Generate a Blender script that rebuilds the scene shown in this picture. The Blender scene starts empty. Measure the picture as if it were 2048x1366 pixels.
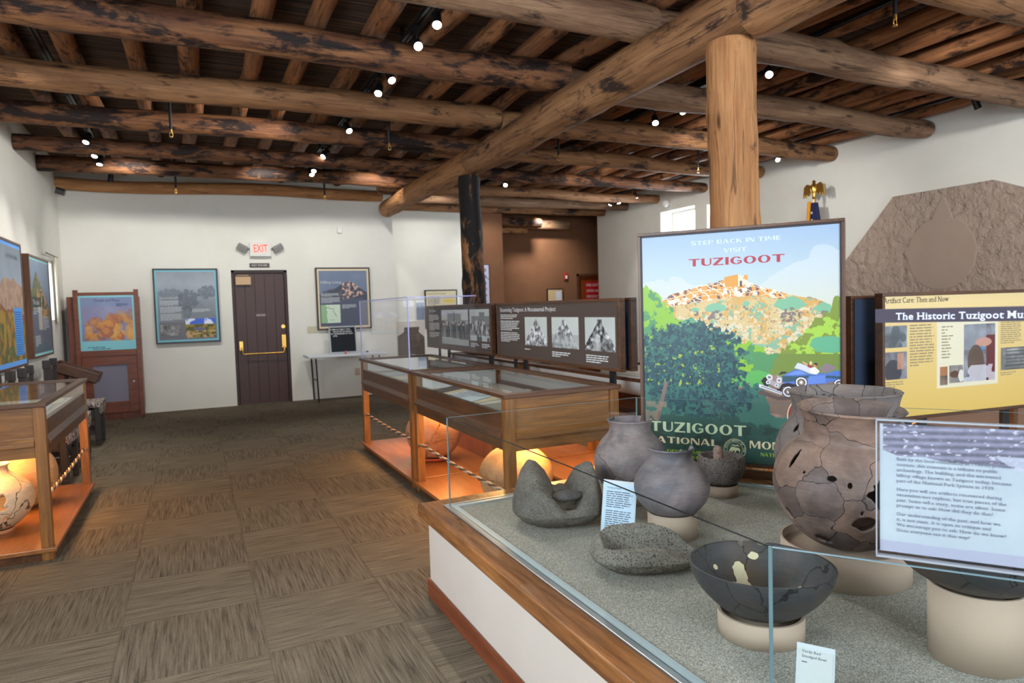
import bpy, bmesh, math, random
import numpy as np
from mathutils import Vector, Matrix, noise
random.seed(7)
S = bpy.context.scene
COL = S.collection
PI = math.pi

# ------------------------------------------------------------------ camera
cam_d = bpy.data.cameras.new('camera')
cam = bpy.data.objects.new('camera', cam_d)
COL.objects.link(cam)
S.camera = cam
cam_d.sensor_fit = 'HORIZONTAL'
cam_d.sensor_width = 36.0
cam_d.lens = 1365.0 / 2048 * 36.0
cam_d.clip_start = 0.02
cam_d.clip_end = 100
R3 = Matrix(((0.9049, 0.0491, -0.4228), (-0.4245, 0.0340, -0.9048), (-0.0301, 0.9982, 0.0517)))
q = R3.to_quaternion()
cam.matrix_world = Matrix.Translation((0, 0, 1.40)) @ q.to_matrix().to_4x4()
cam_d.dof.use_dof = True
cam_d.dof.focus_distance = 2.35
cam_d.dof.aperture_fstop = 5.0

# ------------------------------------------------------------------ world, view
W = bpy.data.worlds.new('sky')
S.world = W
W.use_nodes = True
W.node_tree.nodes['Background'].inputs[0].default_value = (0.72, 0.84, 1.0, 1)
W.node_tree.nodes['Background'].inputs[1].default_value = 1.0
S.view_settings.view_transform = 'Standard'
S.view_settings.look = 'None'
S.view_settings.gamma = 1.0
S.view_settings.exposure = 0.35
S.cycles.max_bounces = 9
S.cycles.diffuse_bounces = 5
S.cycles.glossy_bounces = 4
S.cycles.transparent_max_bounces = 16
S.cycles.caustics_reflective = False
S.cycles.caustics_refractive = False
S.cycles.sample_clamp_indirect = 6.0
S.cycles.sample_clamp_direct = 40.0


def area(name, loc, target, sx, sy, power, color):
    l = bpy.data.lights.new(name, 'AREA')
    l.shape = 'RECTANGLE'
    l.size, l.size_y, l.energy, l.color = sx, sy, power, color
    o = bpy.data.objects.new(name, l)
    COL.objects.link(o)
    o.location = loc
    o.rotation_euler = (Vector(target) - Vector(loc)).to_track_quat('-Z', 'Y').to_euler()
    return o


DAY = (0.80, 0.90, 1.0)
# daylight at windows; unseen ones behind and beside the camera are added for brightness
area('rear_daylight_fill', (1.2, -2.35, 1.95), (-.6, 5, 1.5), 3.6, 1.15, 150, DAY)
area('rear_daylight_fill', (5.2, -2.35, 1.95), (4.5, 4, 1.3), 3.6, 1.15, 95, DAY)
area('panel_wall_daylight_fill', (-1.50, 1.6, 1.85), (3, 2.6, 1.2), 2.4, 1.1, 85, DAY)
area('daylight_mural_wall', (7.78, 9.25, 2.75), (3, 8.6, 0.9), 2.2, 0.5, 45, DAY)


# ------------------------------------------------------------------ materials
def lin(c):
    return tuple((x / 12.92 if x <= 0.04045 else ((x + 0.055) / 1.055) ** 2.4) for x in (v / 255 for v in c[:3])) + (1,)


class NT:
    def __init__(s, name):
        s.m = bpy.data.materials.new(name)
        s.m.use_nodes = True
        s.t = s.m.node_tree
        s.b = s.t.nodes['Principled BSDF']
        s.out = s.t.nodes['Material Output']

    def n(s, typ, **kw):
        o = s.t.nodes.new('ShaderNode' + typ)
        for k, v in kw.items():
            if k.startswith('i_'):
                o.inputs[k[2:].replace('_', ' ')].default_value = v
            else:
                setattr(o, k, v)
        return o

    def l(s, a, ao, b, bi):
        s.t.links.new(a.outputs[ao], b.inputs[bi])

    def coord(s, scale=(1, 1, 1), kind='Object'):
        c = s.n('TexCoord')
        m = s.n('Mapping')
        m.inputs['Scale'].default_value = scale
        s.l(c, kind, m, 'Vector')
        return m

    def noise(s, scale=(1, 1, 1), sc=1.0, detail=4, rough=0.6, rnd=True, dist=0.0):
        m = s.coord(scale)
        t = s.n('TexNoise', noise_dimensions='4D')
        t.inputs['Scale'].default_value = sc
        t.inputs['Detail'].default_value = detail
        t.inputs['Roughness'].default_value = rough
        t.inputs['Distortion'].default_value = dist
        s.l(m, 'Vector', t, 'Vector')
        if rnd:
            oi = s.n('ObjectInfo')
            mm = s.n('Math', operation='MULTIPLY')
            mm.inputs[1].default_value = 37.0
            s.l(oi, 'Random', mm, 0)
            s.l(mm, 0, t, 'W')
        return t

    def ramp(s, src, so, stops):
        r = s.n('ValToRGB')
        e = r.color_ramp.elements
        while len(e) > 1:
            e.remove(e[0])
        e[0].position, e[0].color = stops[0]
        for p, c in stops[1:]:
            k = e.new(p)
            k.color = c
        s.l(src, so, r, 'Fac')
        return r

    def mix(s, fac, a, b, mode='MIX', f=None):
        x = s.n('Mix', data_type='RGBA', blend_type=mode)
        if fac is not None:
            s.t.links.new(fac, x.inputs[0])
        if f is not None:
            x.inputs[0].default_value = f
        for i, v in ((6, a), (7, b)):
            if isinstance(v, tuple):
                x.inputs[i].default_value = v
            else:
                s.t.links.new(v, x.inputs[i])
        return x.outputs[2]

    def bump(s, src, strength=0.3, dist=0.01):
        b = s.n('Bump')
        b.inputs['Strength'].default_value = strength
        b.inputs['Distance'].default_value = dist
        s.t.links.new(src, b.inputs['Height'])
        s.l(b, 'Normal', s.b, 'Normal')

    def base(s, sock):
        s.t.links.new(sock, s.b.inputs['Base Color'])


BW = ((0, (0, 0, 0, 1)), (1, (1, 1, 1, 1)))
_c = {}


def plain(name, rgb, rough=0.5, metal=0.0, emit=0.0, spec=0.5):
    if name in _c:
        return _c[name]
    k = NT(name)
    c = lin(rgb)
    k.b.inputs['Base Color'].default_value = c
    k.b.inputs['Roughness'].default_value = rough
    k.b.inputs['Metallic'].default_value = metal
    k.b.inputs['Specular IOR Level'].default_value = spec
    if emit:
        k.b.inputs['Emission Color'].default_value = c
        k.b.inputs['Emission Strength'].default_value = emit
    _c[name] = k.m
    return k.m


def plaster(name, c1, c2, sc=2.0, bs=0.25, bd=0.01, bsc=14.0, rough=0.85):
    k = NT(name)
    a = k.noise(sc=sc, detail=5, rnd=False)
    r = k.ramp(a, 'Fac', ((0.3, lin(c1)), (0.7, lin(c2))))
    k.base(r.outputs[0])
    k.b.inputs['Roughness'].default_value = rough
    k.b.inputs['Specular IOR Level'].default_value = 0.2
    b = k.noise(sc=bsc, detail=6, rnd=False, dist=0.4)
    k.bump(b.outputs['Fac'], bs, bd)
    return k.m


def log_mat(name, light, mid, dark, dark_lo=0.5, flake=0.0):
    """stripped pine: fibres run along local X, dark stains, checks and knots"""
    k = NT(name)
    a = k.noise((1.1, 7, 7), 1.6, 5, 0.6)
    r = k.ramp(a, 'Fac', ((0.32, lin(mid)), (0.68, lin(light))))
    f = k.noise((2.5, 70, 70), 1.0, 4, 0.7)
    fr = k.ramp(f, 'Fac', ((0.3, (0.45, 0.45, 0.45, 1)), (0.62, (1, 1, 1, 1))))
    c = k.mix(None, r.outputs[0], fr.outputs[0], 'MULTIPLY', 0.75)
    p = k.noise((1.2, 3.4, 3.4), 2.1, 6, 0.68, dist=0.5)
    pr = k.ramp(p, 'Fac', ((dark_lo, (0, 0, 0, 1)), (dark_lo + 0.09, (1, 1, 1, 1))))
    c = k.mix(pr.outputs[0], c, lin(dark))
    if flake:
        g = k.noise((7, 22, 22), 1.0, 5, 0.7)
        gr = k.ramp(g, 'Fac', ((0.60, (0, 0, 0, 1)), (0.64, (1, 1, 1, 1))))
        mm = k.n('Math', operation='MULTIPLY')
        mm.inputs[1].default_value = flake
        k.l(gr, 0, mm, 0)
        c = k.mix(mm.outputs[0], c, lin(light))
    v = k.n('TexVoronoi')
    vm = k.coord((1.5, 5.5, 5.5))
    k.l(vm, 'Vector', v, 'Vector')
    v.inputs['Scale'].default_value = 1.25
    kr = k.ramp(v, 'Distance', ((0.04, (0.12, 0.08, 0.06, 1)), (0.13, (1, 1, 1, 1))))
    c = k.mix(None, c, kr.outputs[0], 'MULTIPLY', 0.85)
    e = k.noise((0.55, 16, 16), 1.0, 2, 0.4)
    er = k.ramp(e, 'Fac', ((0.487, (1, 1, 1, 1)), (0.497, (0.08, 0.06, 0.05, 1)), (0.503, (0.08, 0.06, 0.05, 1)), (0.513, (1, 1, 1, 1))))
    c = k.mix(None, c, er.outputs[0], 'MULTIPLY', 0.6)
    k.base(c)
    k.b.inputs['Roughness'].default_value = 0.68
    k.b.inputs['Specular IOR Level'].default_value = 0.3
    hb = k.mix(None, a.outputs['Fac'], fr.outputs[0], 'MIX', 0.45)
    k.bump(hb, 0.6, 0.012)
    return k.m


def board(name, base, dark, axis='X', rough=0.38):
    key = name + axis
    if key in _c:
        return _c[key]
    k = NT(key)
    s = {'X': (1.2, 14, 14), 'Y': (14, 1.2, 14), 'Z': (14, 14, 1.2)}[axis]
    a = k.noise(s, 1.6, 5, 0.6, dist=0.8)
    r = k.ramp(a, 'Fac', ((0.3, lin(dark)), (0.68, lin(base))))
    s2 = tuple(x * 5 for x in s)
    f = k.noise(s2, 1.5, 3, 0.7)
    fr = k.ramp(f, 'Fac', ((0.3, (0.7, 0.7, 0.7, 1)), (0.6, (1, 1, 1, 1))))
    k.base(k.mix(None, r.outputs[0], fr.outputs[0], 'MULTIPLY', 0.8))
    k.b.inputs['Roughness'].default_value = rough
    k.bump(fr.outputs[0], 0.08, 0.003)
    _c[key] = k.m
    return k.m


def glass(name, tint=(0.985, 1.0, 0.995), refl=1.0):
    k = NT(name)
    t = k.t
    t.nodes.remove(k.b)
    tr = k.n('BsdfTransparent')
    tr.inputs[0].default_value = tint + (1,)
    gl = k.n('BsdfGlossy')
    gl.inputs['Roughness'].default_value = 0.02
    gl.inputs['Color'].default_value = (1, 1, 1, 1)
    fr = k.n('Fresnel')
    fr.inputs['IOR'].default_value = 1.45
    mu = k.n('Math', operation='MULTIPLY')
    mu.inputs[1].default_value = refl
    k.l(fr, 0, mu, 0)
    ge = k.n('NewGeometry')
    inv = k.n('Math', operation='SUBTRACT')
    inv.inputs[0].default_value = 1.0
    k.l(ge, 'Backfacing', inv, 1)
    m2 = k.n('Math', operation='MULTIPLY')
    k.l(mu, 0, m2, 0)
    k.l(inv, 0, m2, 1)
    mx = k.n('MixShader')
    k.l(m2, 0, mx, 0)
    k.l(tr, 0, mx, 1)
    k.l(gl, 0, mx, 2)
    k.l(mx, 0, k.out, 'Surface')
    return k.m


def painted(name, rough=0.45, spec=0.4):
    key = 'painted' + str(rough)
    if key in _c:
        return _c[key]
    k = NT(key)
    a = k.n('VertexColor', layer_name='Col')
    k.base(a.outputs[0])
    k.b.inputs['Roughness'].default_value = rough
    k.b.inputs['Specular IOR Level'].default_value = spec
    _c[key] = k.m
    return k.m


def ceramic(name, c1, c2, c3, cracks=4.0, crack_w=0.010, cell=0.35, patch=0.55, fill=False):
    k = NT(name)
    a = k.noise(sc=5.0, detail=6, rough=0.65, dist=0.6)
    r = k.ramp(a, 'Fac', ((0.32, lin(c1)), (0.66, lin(c2))))
    b = k.noise(sc=3.1, detail=4, rough=0.5, dist=0.3)
    br = k.ramp(b, 'Fac', ((patch, (0, 0, 0, 1)), (patch + 0.12, (1, 1, 1, 1))))
    c = k.mix(br.outputs[0], r.outputs[0], lin(c3))
    f = k.noise((1, 1, 6), 22, 4, 0.7)
    fr = k.ramp(f, 'Fac', ((0.3, (0.72, 0.72, 0.72, 1)), (0.65, (1.08, 1.08, 1.08, 1))))
    c = k.mix(None, c, fr.outputs[0], 'MULTIPLY', 0.7)
    h = fr.outputs[0]
    if cracks:
        m = k.coord()
        wn = k.noise(sc=9, detail=3, rnd=False)
        ad = k.n('VectorMath', operation='MULTIPLY_ADD')
        ad.inputs[1].default_value = (0.09, 0.09, 0.09)
        k.l(wn, 'Color', ad, 0)
        k.l(m, 'Vector', ad, 2)
        v = k.n('TexVoronoi', feature='DISTANCE_TO_EDGE')
        v.inputs['Scale'].default_value = cracks
        k.l(ad, 0, v, 'Vector')
        v2 = k.n('TexVoronoi')
        v2.inputs['Scale'].default_value = cracks
        k.l(ad, 0, v2, 'Vector')
        hs = k.n('SeparateColor')
        k.l(v2, 'Color', hs, 0)
        cr = k.ramp(hs, 0, ((0.0, (0.55, 0.57, 0.62, 1)), (0.35, (0.95, 0.95, 0.97, 1)), (0.65, (1.06, 0.98, 0.92, 1)), (1.0, (1.25, 1.10, 1.02, 1))))
        c = k.mix(None, c, cr.outputs[0], 'MULTIPLY', cell)
        er = k.ramp(v, 'Distance', ((crack_w * 0.5, (0.03, 0.025, 0.02, 1)), (crack_w, (1, 1, 1, 1))))
        c = k.mix(None, c, er.outputs[0], 'MULTIPLY', 0.92)
        h = k.mix(None, fr.outputs[0], er.outputs[0], 'MULTIPLY', 1.0)
    if fill:
        fa = k.n('Attribute', attribute_name='fill')
        far = k.ramp(fa, 'Fac', ((0.0, (0, 0, 0, 1)), (0.06, (1, 1, 1, 1))))
        c = k.mix(far.outputs[0], c, lin((196, 186, 152)))
    k.base(c)
    k.b.inputs['Roughness'].default_value = 0.55
    k.b.inputs['Specular IOR Level'].default_value = 0.35
    k.bump(h, 0.25, 0.004)
    return k.m


def stone(name, c1, c2, pit=0.5, pits=60):
    k = NT(name)
    a = k.noise(sc=7, detail=8, rough=0.75)
    r = k.ramp(a, 'Fac', ((0.3, lin(c1)), (0.7, lin(c2))))
    s = k.noise(sc=120, detail=3, rough=0.8)
    sr = k.ramp(s, 'Fac', ((0.32, (0.5, 0.5, 0.5, 1)), (0.55, (1, 1, 1, 1)), (0.72, (1.35, 1.35, 1.35, 1))))
    c = k.mix(None, r.outputs[0], sr.outputs[0], 'MULTIPLY', 0.8)
    m = k.coord()
    v = k.n('TexVoronoi')
    v.inputs['Scale'].default_value = pits
    k.l(m, 'Vector', v, 'Vector')
    pm = k.noise(sc=18, detail=2, rough=0.6)
    pt = k.n('Math', operation='MULTIPLY_ADD')
    pt.inputs[1].default_value = -0.5
    k.l(pm, 'Fac', pt, 0)
    k.l(v, 'Distance', pt, 2)
    pr = k.ramp(pt, 0, ((0.0, (0, 0, 0, 1)), (0.07, (1, 1, 1, 1))))
    c = k.mix(None, c, pr.outputs[0], 'MULTIPLY', pit)
    k.base(c)
    k.b.inputs['Roughness'].default_value = 0.9
    k.b.inputs['Specular IOR Level'].default_value = 0.15
    h = k.mix(None, s.outputs['Fac'], pr.outputs[0], 'MULTIPLY', pit)
    k.bump(h, 0.6, 0.006)
    return k.m


def carpet_mat():
    k = NT('carpet_tiles')
    P = 0.578
    c = k.coord()
    sx = k.n('SeparateXYZ')
    k.l(c, 'Vector', sx, 0)

    def M(op, a, b=None, c3=None):
        x = k.n('Math', operation=op)
        for i, v in enumerate((a, b, c3)):
            if v is None:
                continue
            if isinstance(v, (int, float)):
                x.inputs[i].default_value = v
            else:
                k.t.links.new(v, x.inputs[i])
        return x.outputs[0]
    u = M('DIVIDE', M('SUBTRACT', sx.outputs[0], 0.222), P)
    v = M('DIVIDE', M('SUBTRACT', sx.outputs[1], 2.93), P)
    fu, fv = M('FLOOR', u), M('FLOOR', v)
    par = M('ABSOLUTE', M('MODULO', M('ADD', fu, fv), 2.0))   # 1: stripes along Y
    tid = M('ADD', M('MULTIPLY', fu, 7.31), M('MULTIPLY', fv, 3.77))
    gu, gv = M('FRACT', u), M('FRACT', v)
    seam = M('MINIMUM', M('MINIMUM', gu, M('SUBTRACT', 1.0, gu)), M('MINIMUM', gv, M('SUBTRACT', 1.0, gv)))

    def streak(scale):
        cmb = k.n('CombineXYZ')
        k.t.links.new(M('MULTIPLY', sx.outputs[0], scale[0]), cmb.inputs[0])
        k.t.links.new(M('MULTIPLY', sx.outputs[1], scale[1]), cmb.inputs[1])
        k.t.links.new(tid, cmb.inputs[2])
        n = k.n('TexNoise')
        n.inputs['Scale'].default_value = 1.0
        n.inputs['Detail'].default_value = 3
        n.inputs['Roughness'].default_value = 0.6
        k.l(cmb, 0, n, 'Vector')
        return n
    a, b = streak((115, 4.5)), streak((4.5, 115))
    mx = k.n('Mix', data_type='FLOAT')
    k.t.links.new(par, mx.inputs[0])
    k.l(b, 'Fac', mx, 2)
    k.l(a, 'Fac', mx, 3)
    r = k.ramp(mx, 0, ((0.30, lin((74, 66, 55))), (0.47, lin((106, 96, 81))), (0.70, lin((126, 115, 98)))))
    tone = k.mix(par, (1.06, 1.05, 1.03, 1), (0.96, 0.95, 0.94, 1))
    col = k.mix(None, r.outputs[0], tone, 'MULTIPLY', 1.0)
    w = k.n('TexNoise')
    w.inputs['Scale'].default_value = 260
    w.inputs['Detail'].default_value = 1
    k.l(c, 'Vector', w, 'Vector')
    wr = k.ramp(w, 'Fac', ((0.3, (0.55, 0.55, 0.55, 1)), (0.65, (1.12, 1.12, 1.12, 1))))
    col = k.mix(None, col, wr.outputs[0], 'MULTIPLY', 0.8)
    sr = k.n('ValToRGB')
    e = sr.color_ramp.elements
    e[0].position, e[0].color = 0.003, (0.82, 0.82, 0.82, 1)
    e[1].position, e[1].color = 0.012, (1, 1, 1, 1)
    k.t.links.new(seam, sr.inputs[0])
    col = k.mix(None, col, sr.outputs[0], 'MULTIPLY', 1.0)
    k.base(col)
    k.b.inputs['Roughness'].default_value = 0.95
    k.b.inputs['Specular IOR Level'].default_value = 0.1
    k.bump(wr.outputs[0], 0.5, 0.004)
    return k.m


def twig_mat():
    k = NT('twig_ceiling')
    a = k.noise((0.9, 70, 70), 1.0, 4, 0.7, rnd=False, dist=0.2)
    r = k.ramp(a, 'Fac', ((0.36, lin((24, 16, 12))), (0.52, lin((96, 70, 52))), (0.68, lin((158, 122, 94)))))
    b = k.noise((1.5, 2.0, 1), 1.0, 3, 0.6, rnd=False)
    br = k.ramp(b, 'Fac', ((0.35, (0.75, 0.72, 0.7, 1)), (0.7, (1, 1, 1, 1))))
    k.base(k.mix(None, r.outputs[0], br.outputs[0], 'MULTIPLY', 1.0))
    k.b.inputs['Roughness'].default_value = 0.9
    k.bump(a.outputs['Fac'], 1.0, 0.03)
    return k.m


def sand_mat():
    k = NT('sand')
    a = k.noise(sc=270, detail=3, rough=0.75, rnd=False)
    r = k.ramp(a, 'Fac', ((0.34, lin((78, 77, 70))), (0.5, lin((144, 143, 133))), (0.68, lin((202, 202, 192)))))
    b = k.noise(sc=3, detail=4, rnd=False)
    br = k.ramp(b, 'Fac', ((0.3, (0.85, 0.85, 0.83, 1)), (0.7, (1, 1, 1, 1))))
    k.base(k.mix(None, r.outputs[0], br.outputs[0], 'MULTIPLY', 1.0))
    k.b.inputs['Roughness'].default_value = 0.9
    k.bump(a.outputs['Fac'], 0.6, 0.004)
    return k.m


def weave_mat():
    k = NT('hide_upholstery')
    a = k.noise((60, 30, 30), 1.0, 3, 0.7, rnd=False)
    r = k.ramp(a, 'Fac', ((0.4, lin((52, 44, 42))), (0.5, lin((128, 112, 108))), (0.66, lin((206, 194, 184)))))
    k.base(r.outputs[0])
    k.b.inputs['Roughness'].default_value = 0.8
    return k.m


WHITE = plaster('white_plaster', (226, 224, 214), (235, 233, 225), 1.3, 0.22, 0.012, 9)
BROWNP = plaster('brown_plaster', (120, 82, 58), (134, 94, 68), 1.6, 0.2, 0.01, 8)
MURAL = plaster('adobe_mud', (178, 157, 142), (192, 172, 157), 1.5, 1.0, 0.10, 9)
SMOOTHADOBE = plaster('smooth_adobe', (168, 148, 134), (178, 158, 144), 1.5, 0.2, 0.01, 10)
PLINTHP = plaster('plinth_plaster', (188, 177, 166), (196, 187, 177), 1.5, 0.06, 0.004, 20)
CARPET = carpet_mat()
TWIG = twig_mat()
SAND = sand_mat()
WEAVE = weave_mat()
LOG_RED = log_mat('red_brown_log', (158, 108, 70), (98, 60, 42), (40, 28, 25), 0.47, 0.55)
LOG_TAN = log_mat('tan_log', (182, 134, 92), (132, 90, 60), (58, 42, 35), 0.53)
LOG_ORANGE = log_mat('orange_log', (208, 152, 100), (164, 108, 64), (78, 54, 40), 0.59)
LOG_GREY = log_mat('grey_brown_log', (168, 132, 102), (120, 88, 66), (62, 46, 38), 0.56)
LOG_BURNT = log_mat('burnt_log', (186, 128, 78), (120, 78, 50), (30, 25, 24), 0.40)
LOG_POLE = log_mat('pole_log', (180, 124, 82), (124, 78, 50), (46, 31, 26), 0.53)
OAK = lambda ax: board('oak', (150, 100, 50), (98, 62, 30), ax)
REDWOOD = lambda ax: board('red_wood', (134, 70, 40), (100, 48, 28), ax)
WALNUT = lambda ax: board('walnut', (106, 66, 37), (62, 38, 21), ax)
CAPWOOD = lambda ax: board('cap_wood', (158, 104, 58), (84, 50, 28), ax, 0.26)
PLAT = lambda ax: board('platform_wood', (158, 104, 62), (128, 80, 44), ax, 0.3)
DARKWOOD = board('dark_carved_wood', (52, 42, 38), (26, 21, 20), 'Z', 0.5)
BLACK = plain('black_metal', (20, 20, 22), 0.45)
BRASS = plain('brass', (214, 170, 90), 0.3, 1.0)
ALU = plain('aluminium', (196, 204, 208), 0.3, 0.9)
GREYMETAL = plain('grey_metal', (90, 90, 92), 0.4, 0.6)
PLASTIC = plain('white_plastic', (228, 226, 220), 0.4)
BEIGE = plain('beige_plastic', (206, 200, 172), 0.5)
FRAMEDK = plain('dark_frame', (44, 32, 26), 0.4)
RINGM = plain('pedestal_paint', (164, 146, 128), 0.8, spec=.2)
PAPER = plain('paper', (212, 216, 214), 0.6)
GLASS = glass('clear_glass')
ACRYL = glass('clear_acrylic', (0.99, 0.99, 1.0), 0.5)
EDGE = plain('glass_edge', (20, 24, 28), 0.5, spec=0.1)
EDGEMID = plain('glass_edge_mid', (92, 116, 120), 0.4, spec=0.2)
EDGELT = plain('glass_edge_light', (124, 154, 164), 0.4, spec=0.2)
EDGEBL = plain('acrylic_edge', (176, 178, 236), 0.15)
DAYPANE = plain('bright_daylight_pane', (236, 244, 255), 0.3, emit=3.2)
LAMPLENS = plain('lamp_lens', (255, 250, 240), 0.3, emit=30)
DOORM = plain('dark_brown_door_paint', (74, 50, 46), 0.45)
FOAM = plain('dark_blue_fabric', (54, 70, 96), 0.9)


# ------------------------------------------------------------------ mesh helpers
class MB:
    def __init__(s):
        s.v, s.f, s.mi, s.sm = [], [], [], []

    def add(s, vs, fs, mi=0, smooth=False):
        o = len(s.v)
        s.v.extend(tuple(p) for p in vs)
        for f in fs:
            s.f.append([i + o for i in f])
            s.mi.append(mi)
            s.sm.append(smooth)
        return s

    def box(s, x0, x1, y0, y1, z0, z1, mi=0, M=None):
        vs = [Vector(p) for p in ((x0, y0, z0), (x1, y0, z0), (x1, y1, z0), (x0, y1, z0), (x0, y0, z1), (x1, y0, z1), (x1, y1, z1), (x0, y1, z1))]
        if M is not None:
            vs = [M @ p for p in vs]
        return s.add(vs, ((3, 2, 1, 0), (4, 5, 6, 7), (0, 1, 5, 4), (1, 2, 6, 5), (2, 3, 7, 6), (3, 0, 4, 7)), mi)

    def prism(s, poly, z0, z1, mi=0, M=None):
        n = len(poly)
        ar = sum(poly[i][0] * poly[(i + 1) % n][1] - poly[(i + 1) % n][0] * poly[i][1] for i in range(n))
        if ar * (M.to_3x3().determinant() if M is not None else 1) * (z1 - z0) < 0:
            poly = list(poly)[::-1]
        vs = [Vector((x, y, z0)) for x, y in poly] + [Vector((x, y, z1)) for x, y in poly]
        if M is not None:
            vs = [M @ p for p in vs]
        fs = [list(range(n))[::-1], list(range(n, 2 * n))] + [(i, (i + 1) % n, n + (i + 1) % n, n + i) for i in range(n)]
        return s.add(vs, fs, mi)

    def frame(s, outer, inner, z0, z1, mi=0, M=None):
        """ring between two polygons with the same number of corners"""
        n = len(outer)
        vs = [Vector((x, y, z)) for z in (z0, z1) for P in (outer, inner) for x, y in P]
        if M is not None:
            vs = [M @ p for p in vs]
        fs = []
        for i in range(n):
            j = (i + 1) % n
            fs += [(i, n + i, n + j, j), (2 * n + i, 2 * n + j, 3 * n + j, 3 * n + i), (i, j, 2 * n + j, 2 * n + i), (n + i, 3 * n + i, 3 * n + j, n + j)]
        return s.add(vs, fs, mi)

    def tube(s, pts, r, n=10, mi=0, caps=True, smooth=True):
        pts = [Vector(p) for p in pts]
        rs = r if isinstance(r, (list, tuple)) else [r] * len(pts)
        vs, fs = [], []
        up = None
        for i, p in enumerate(pts):
            t = (pts[min(i + 1, len(pts) - 1)] - pts[max(i - 1, 0)]).normalized()
            if up is None:
                up = Vector((0, 0, 1)) if abs(t.z) < 0.9 else Vector((1, 0, 0))
            a = t.cross(up).normalized()
            b = a.cross(t).normalized()
            up = b
            for k in range(n):
                w = 2 * PI * k / n
                vs.append(p + (a * math.cos(w) + b * math.sin(w)) * rs[i])
        for i in range(len(pts) - 1):
            for k in range(n):
                fs.append((i * n + k, i * n + (k + 1) % n, (i + 1) * n + (k + 1) % n, (i + 1) * n + k))
        s.add(vs, fs, mi, smooth)
        if caps:
            m = len(pts) - 1
            s.add(vs[:n], [list(range(n))[::-1]], mi)
            s.add(vs[m * n:], [list(range(n))], mi)
        return s

    def lathe(s, prof, n=48, mi=0, c=(0, 0, 0), smooth=True):
        vs, fs = [], []
        for r, z in prof:
            for k in range(n):
                w = 2 * PI * k / n
                vs.append((c[0] + r * math.cos(w), c[1] + r * math.sin(w), c[2] + z))
        for i in range(len(prof) - 1):
            for k in range(n):
                fs.append((i * n + k, i * n + (k + 1) % n, (i + 1) * n + (k + 1) % n, (i + 1) * n + k))
        if prof[0][0] > 1e-4:
            fs.append(list(range(n))[::-1])
        if prof[-1][0] > 1e-4:
            m = len(prof) - 1
            fs.append([m * n + k for k in range(n)])
        return s.add(vs, fs, mi, smooth)

    def build(s, name, mat, parent=None, loc=None, rotz=0.0, bevel=0.0, weld=False):
        me = bpy.data.meshes.new(name)
        me.from_pydata(s.v, [], s.f)
        for m in (mat if isinstance(mat, (list, tuple)) else [mat]):
            me.materials.append(m)
        me.polygons.foreach_set('material_index', s.mi)
        me.polygons.foreach_set('use_smooth', s.sm)
        me.update()
        if weld:
            b = bmesh.new()
            b.from_mesh(me)
            bmesh.ops.remove_doubles(b, verts=b.verts, dist=1e-5)
            b.to_mesh(me)
            b.free()
        o = bpy.data.objects.new(name, me)
        COL.objects.link(o)
        if parent is not None:
            o.parent = parent
        if loc is not None:
            o.location = loc
        o.rotation_euler = (0, 0, rotz)
        if bevel:
            bv = o.modifiers.new('edge', 'BEVEL')
            bv.width = bevel
            bv.segments = 2
            bv.limit_method = 'ANGLE'
            bv.angle_limit = 0.6
        return o


def tag(o, label, cat, group=None, kind=None):
    o['label'] = label
    o['category'] = cat
    if group:
        o['group'] = group
    if kind:
        o['kind'] = kind
    return o


def thing(name, label, cat, loc=(0, 0, 0), rotz=0.0, group=None):
    o = bpy.data.objects.new(name, None)
    o.empty_display_size = 0.1
    COL.objects.link(o)
    o.location = loc
    o.rotation_euler = (0, 0, rotz)
    return tag(o, label, cat, group)


def struct(o):
    o['kind'] = 'structure'
    return o


def copy_thing(src, loc, rotz, label):
    c = src.copy()
    COL.objects.link(c)
    c.location = loc
    c.rotation_euler = (0, 0, rotz)
    c['label'] = label
    for ch in [x for x in bpy.data.objects if x.parent is src]:
        d = ch.copy()
        COL.objects.link(d)
        d.parent = c
        for g in [x for x in bpy.data.objects if x.parent is ch]:
            e = g.copy()
            COL.objects.link(e)
            e.parent = d
    return c


ORD = 'first second third fourth fifth sixth seventh eighth ninth tenth eleventh twelfth thirteenth fourteenth fifteenth sixteenth seventeenth eighteenth nineteenth twentieth twenty-first twenty-second twenty-third twenty-fourth'.split()

# ------------------------------------------------------------------ lettering
GL = {}


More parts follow.
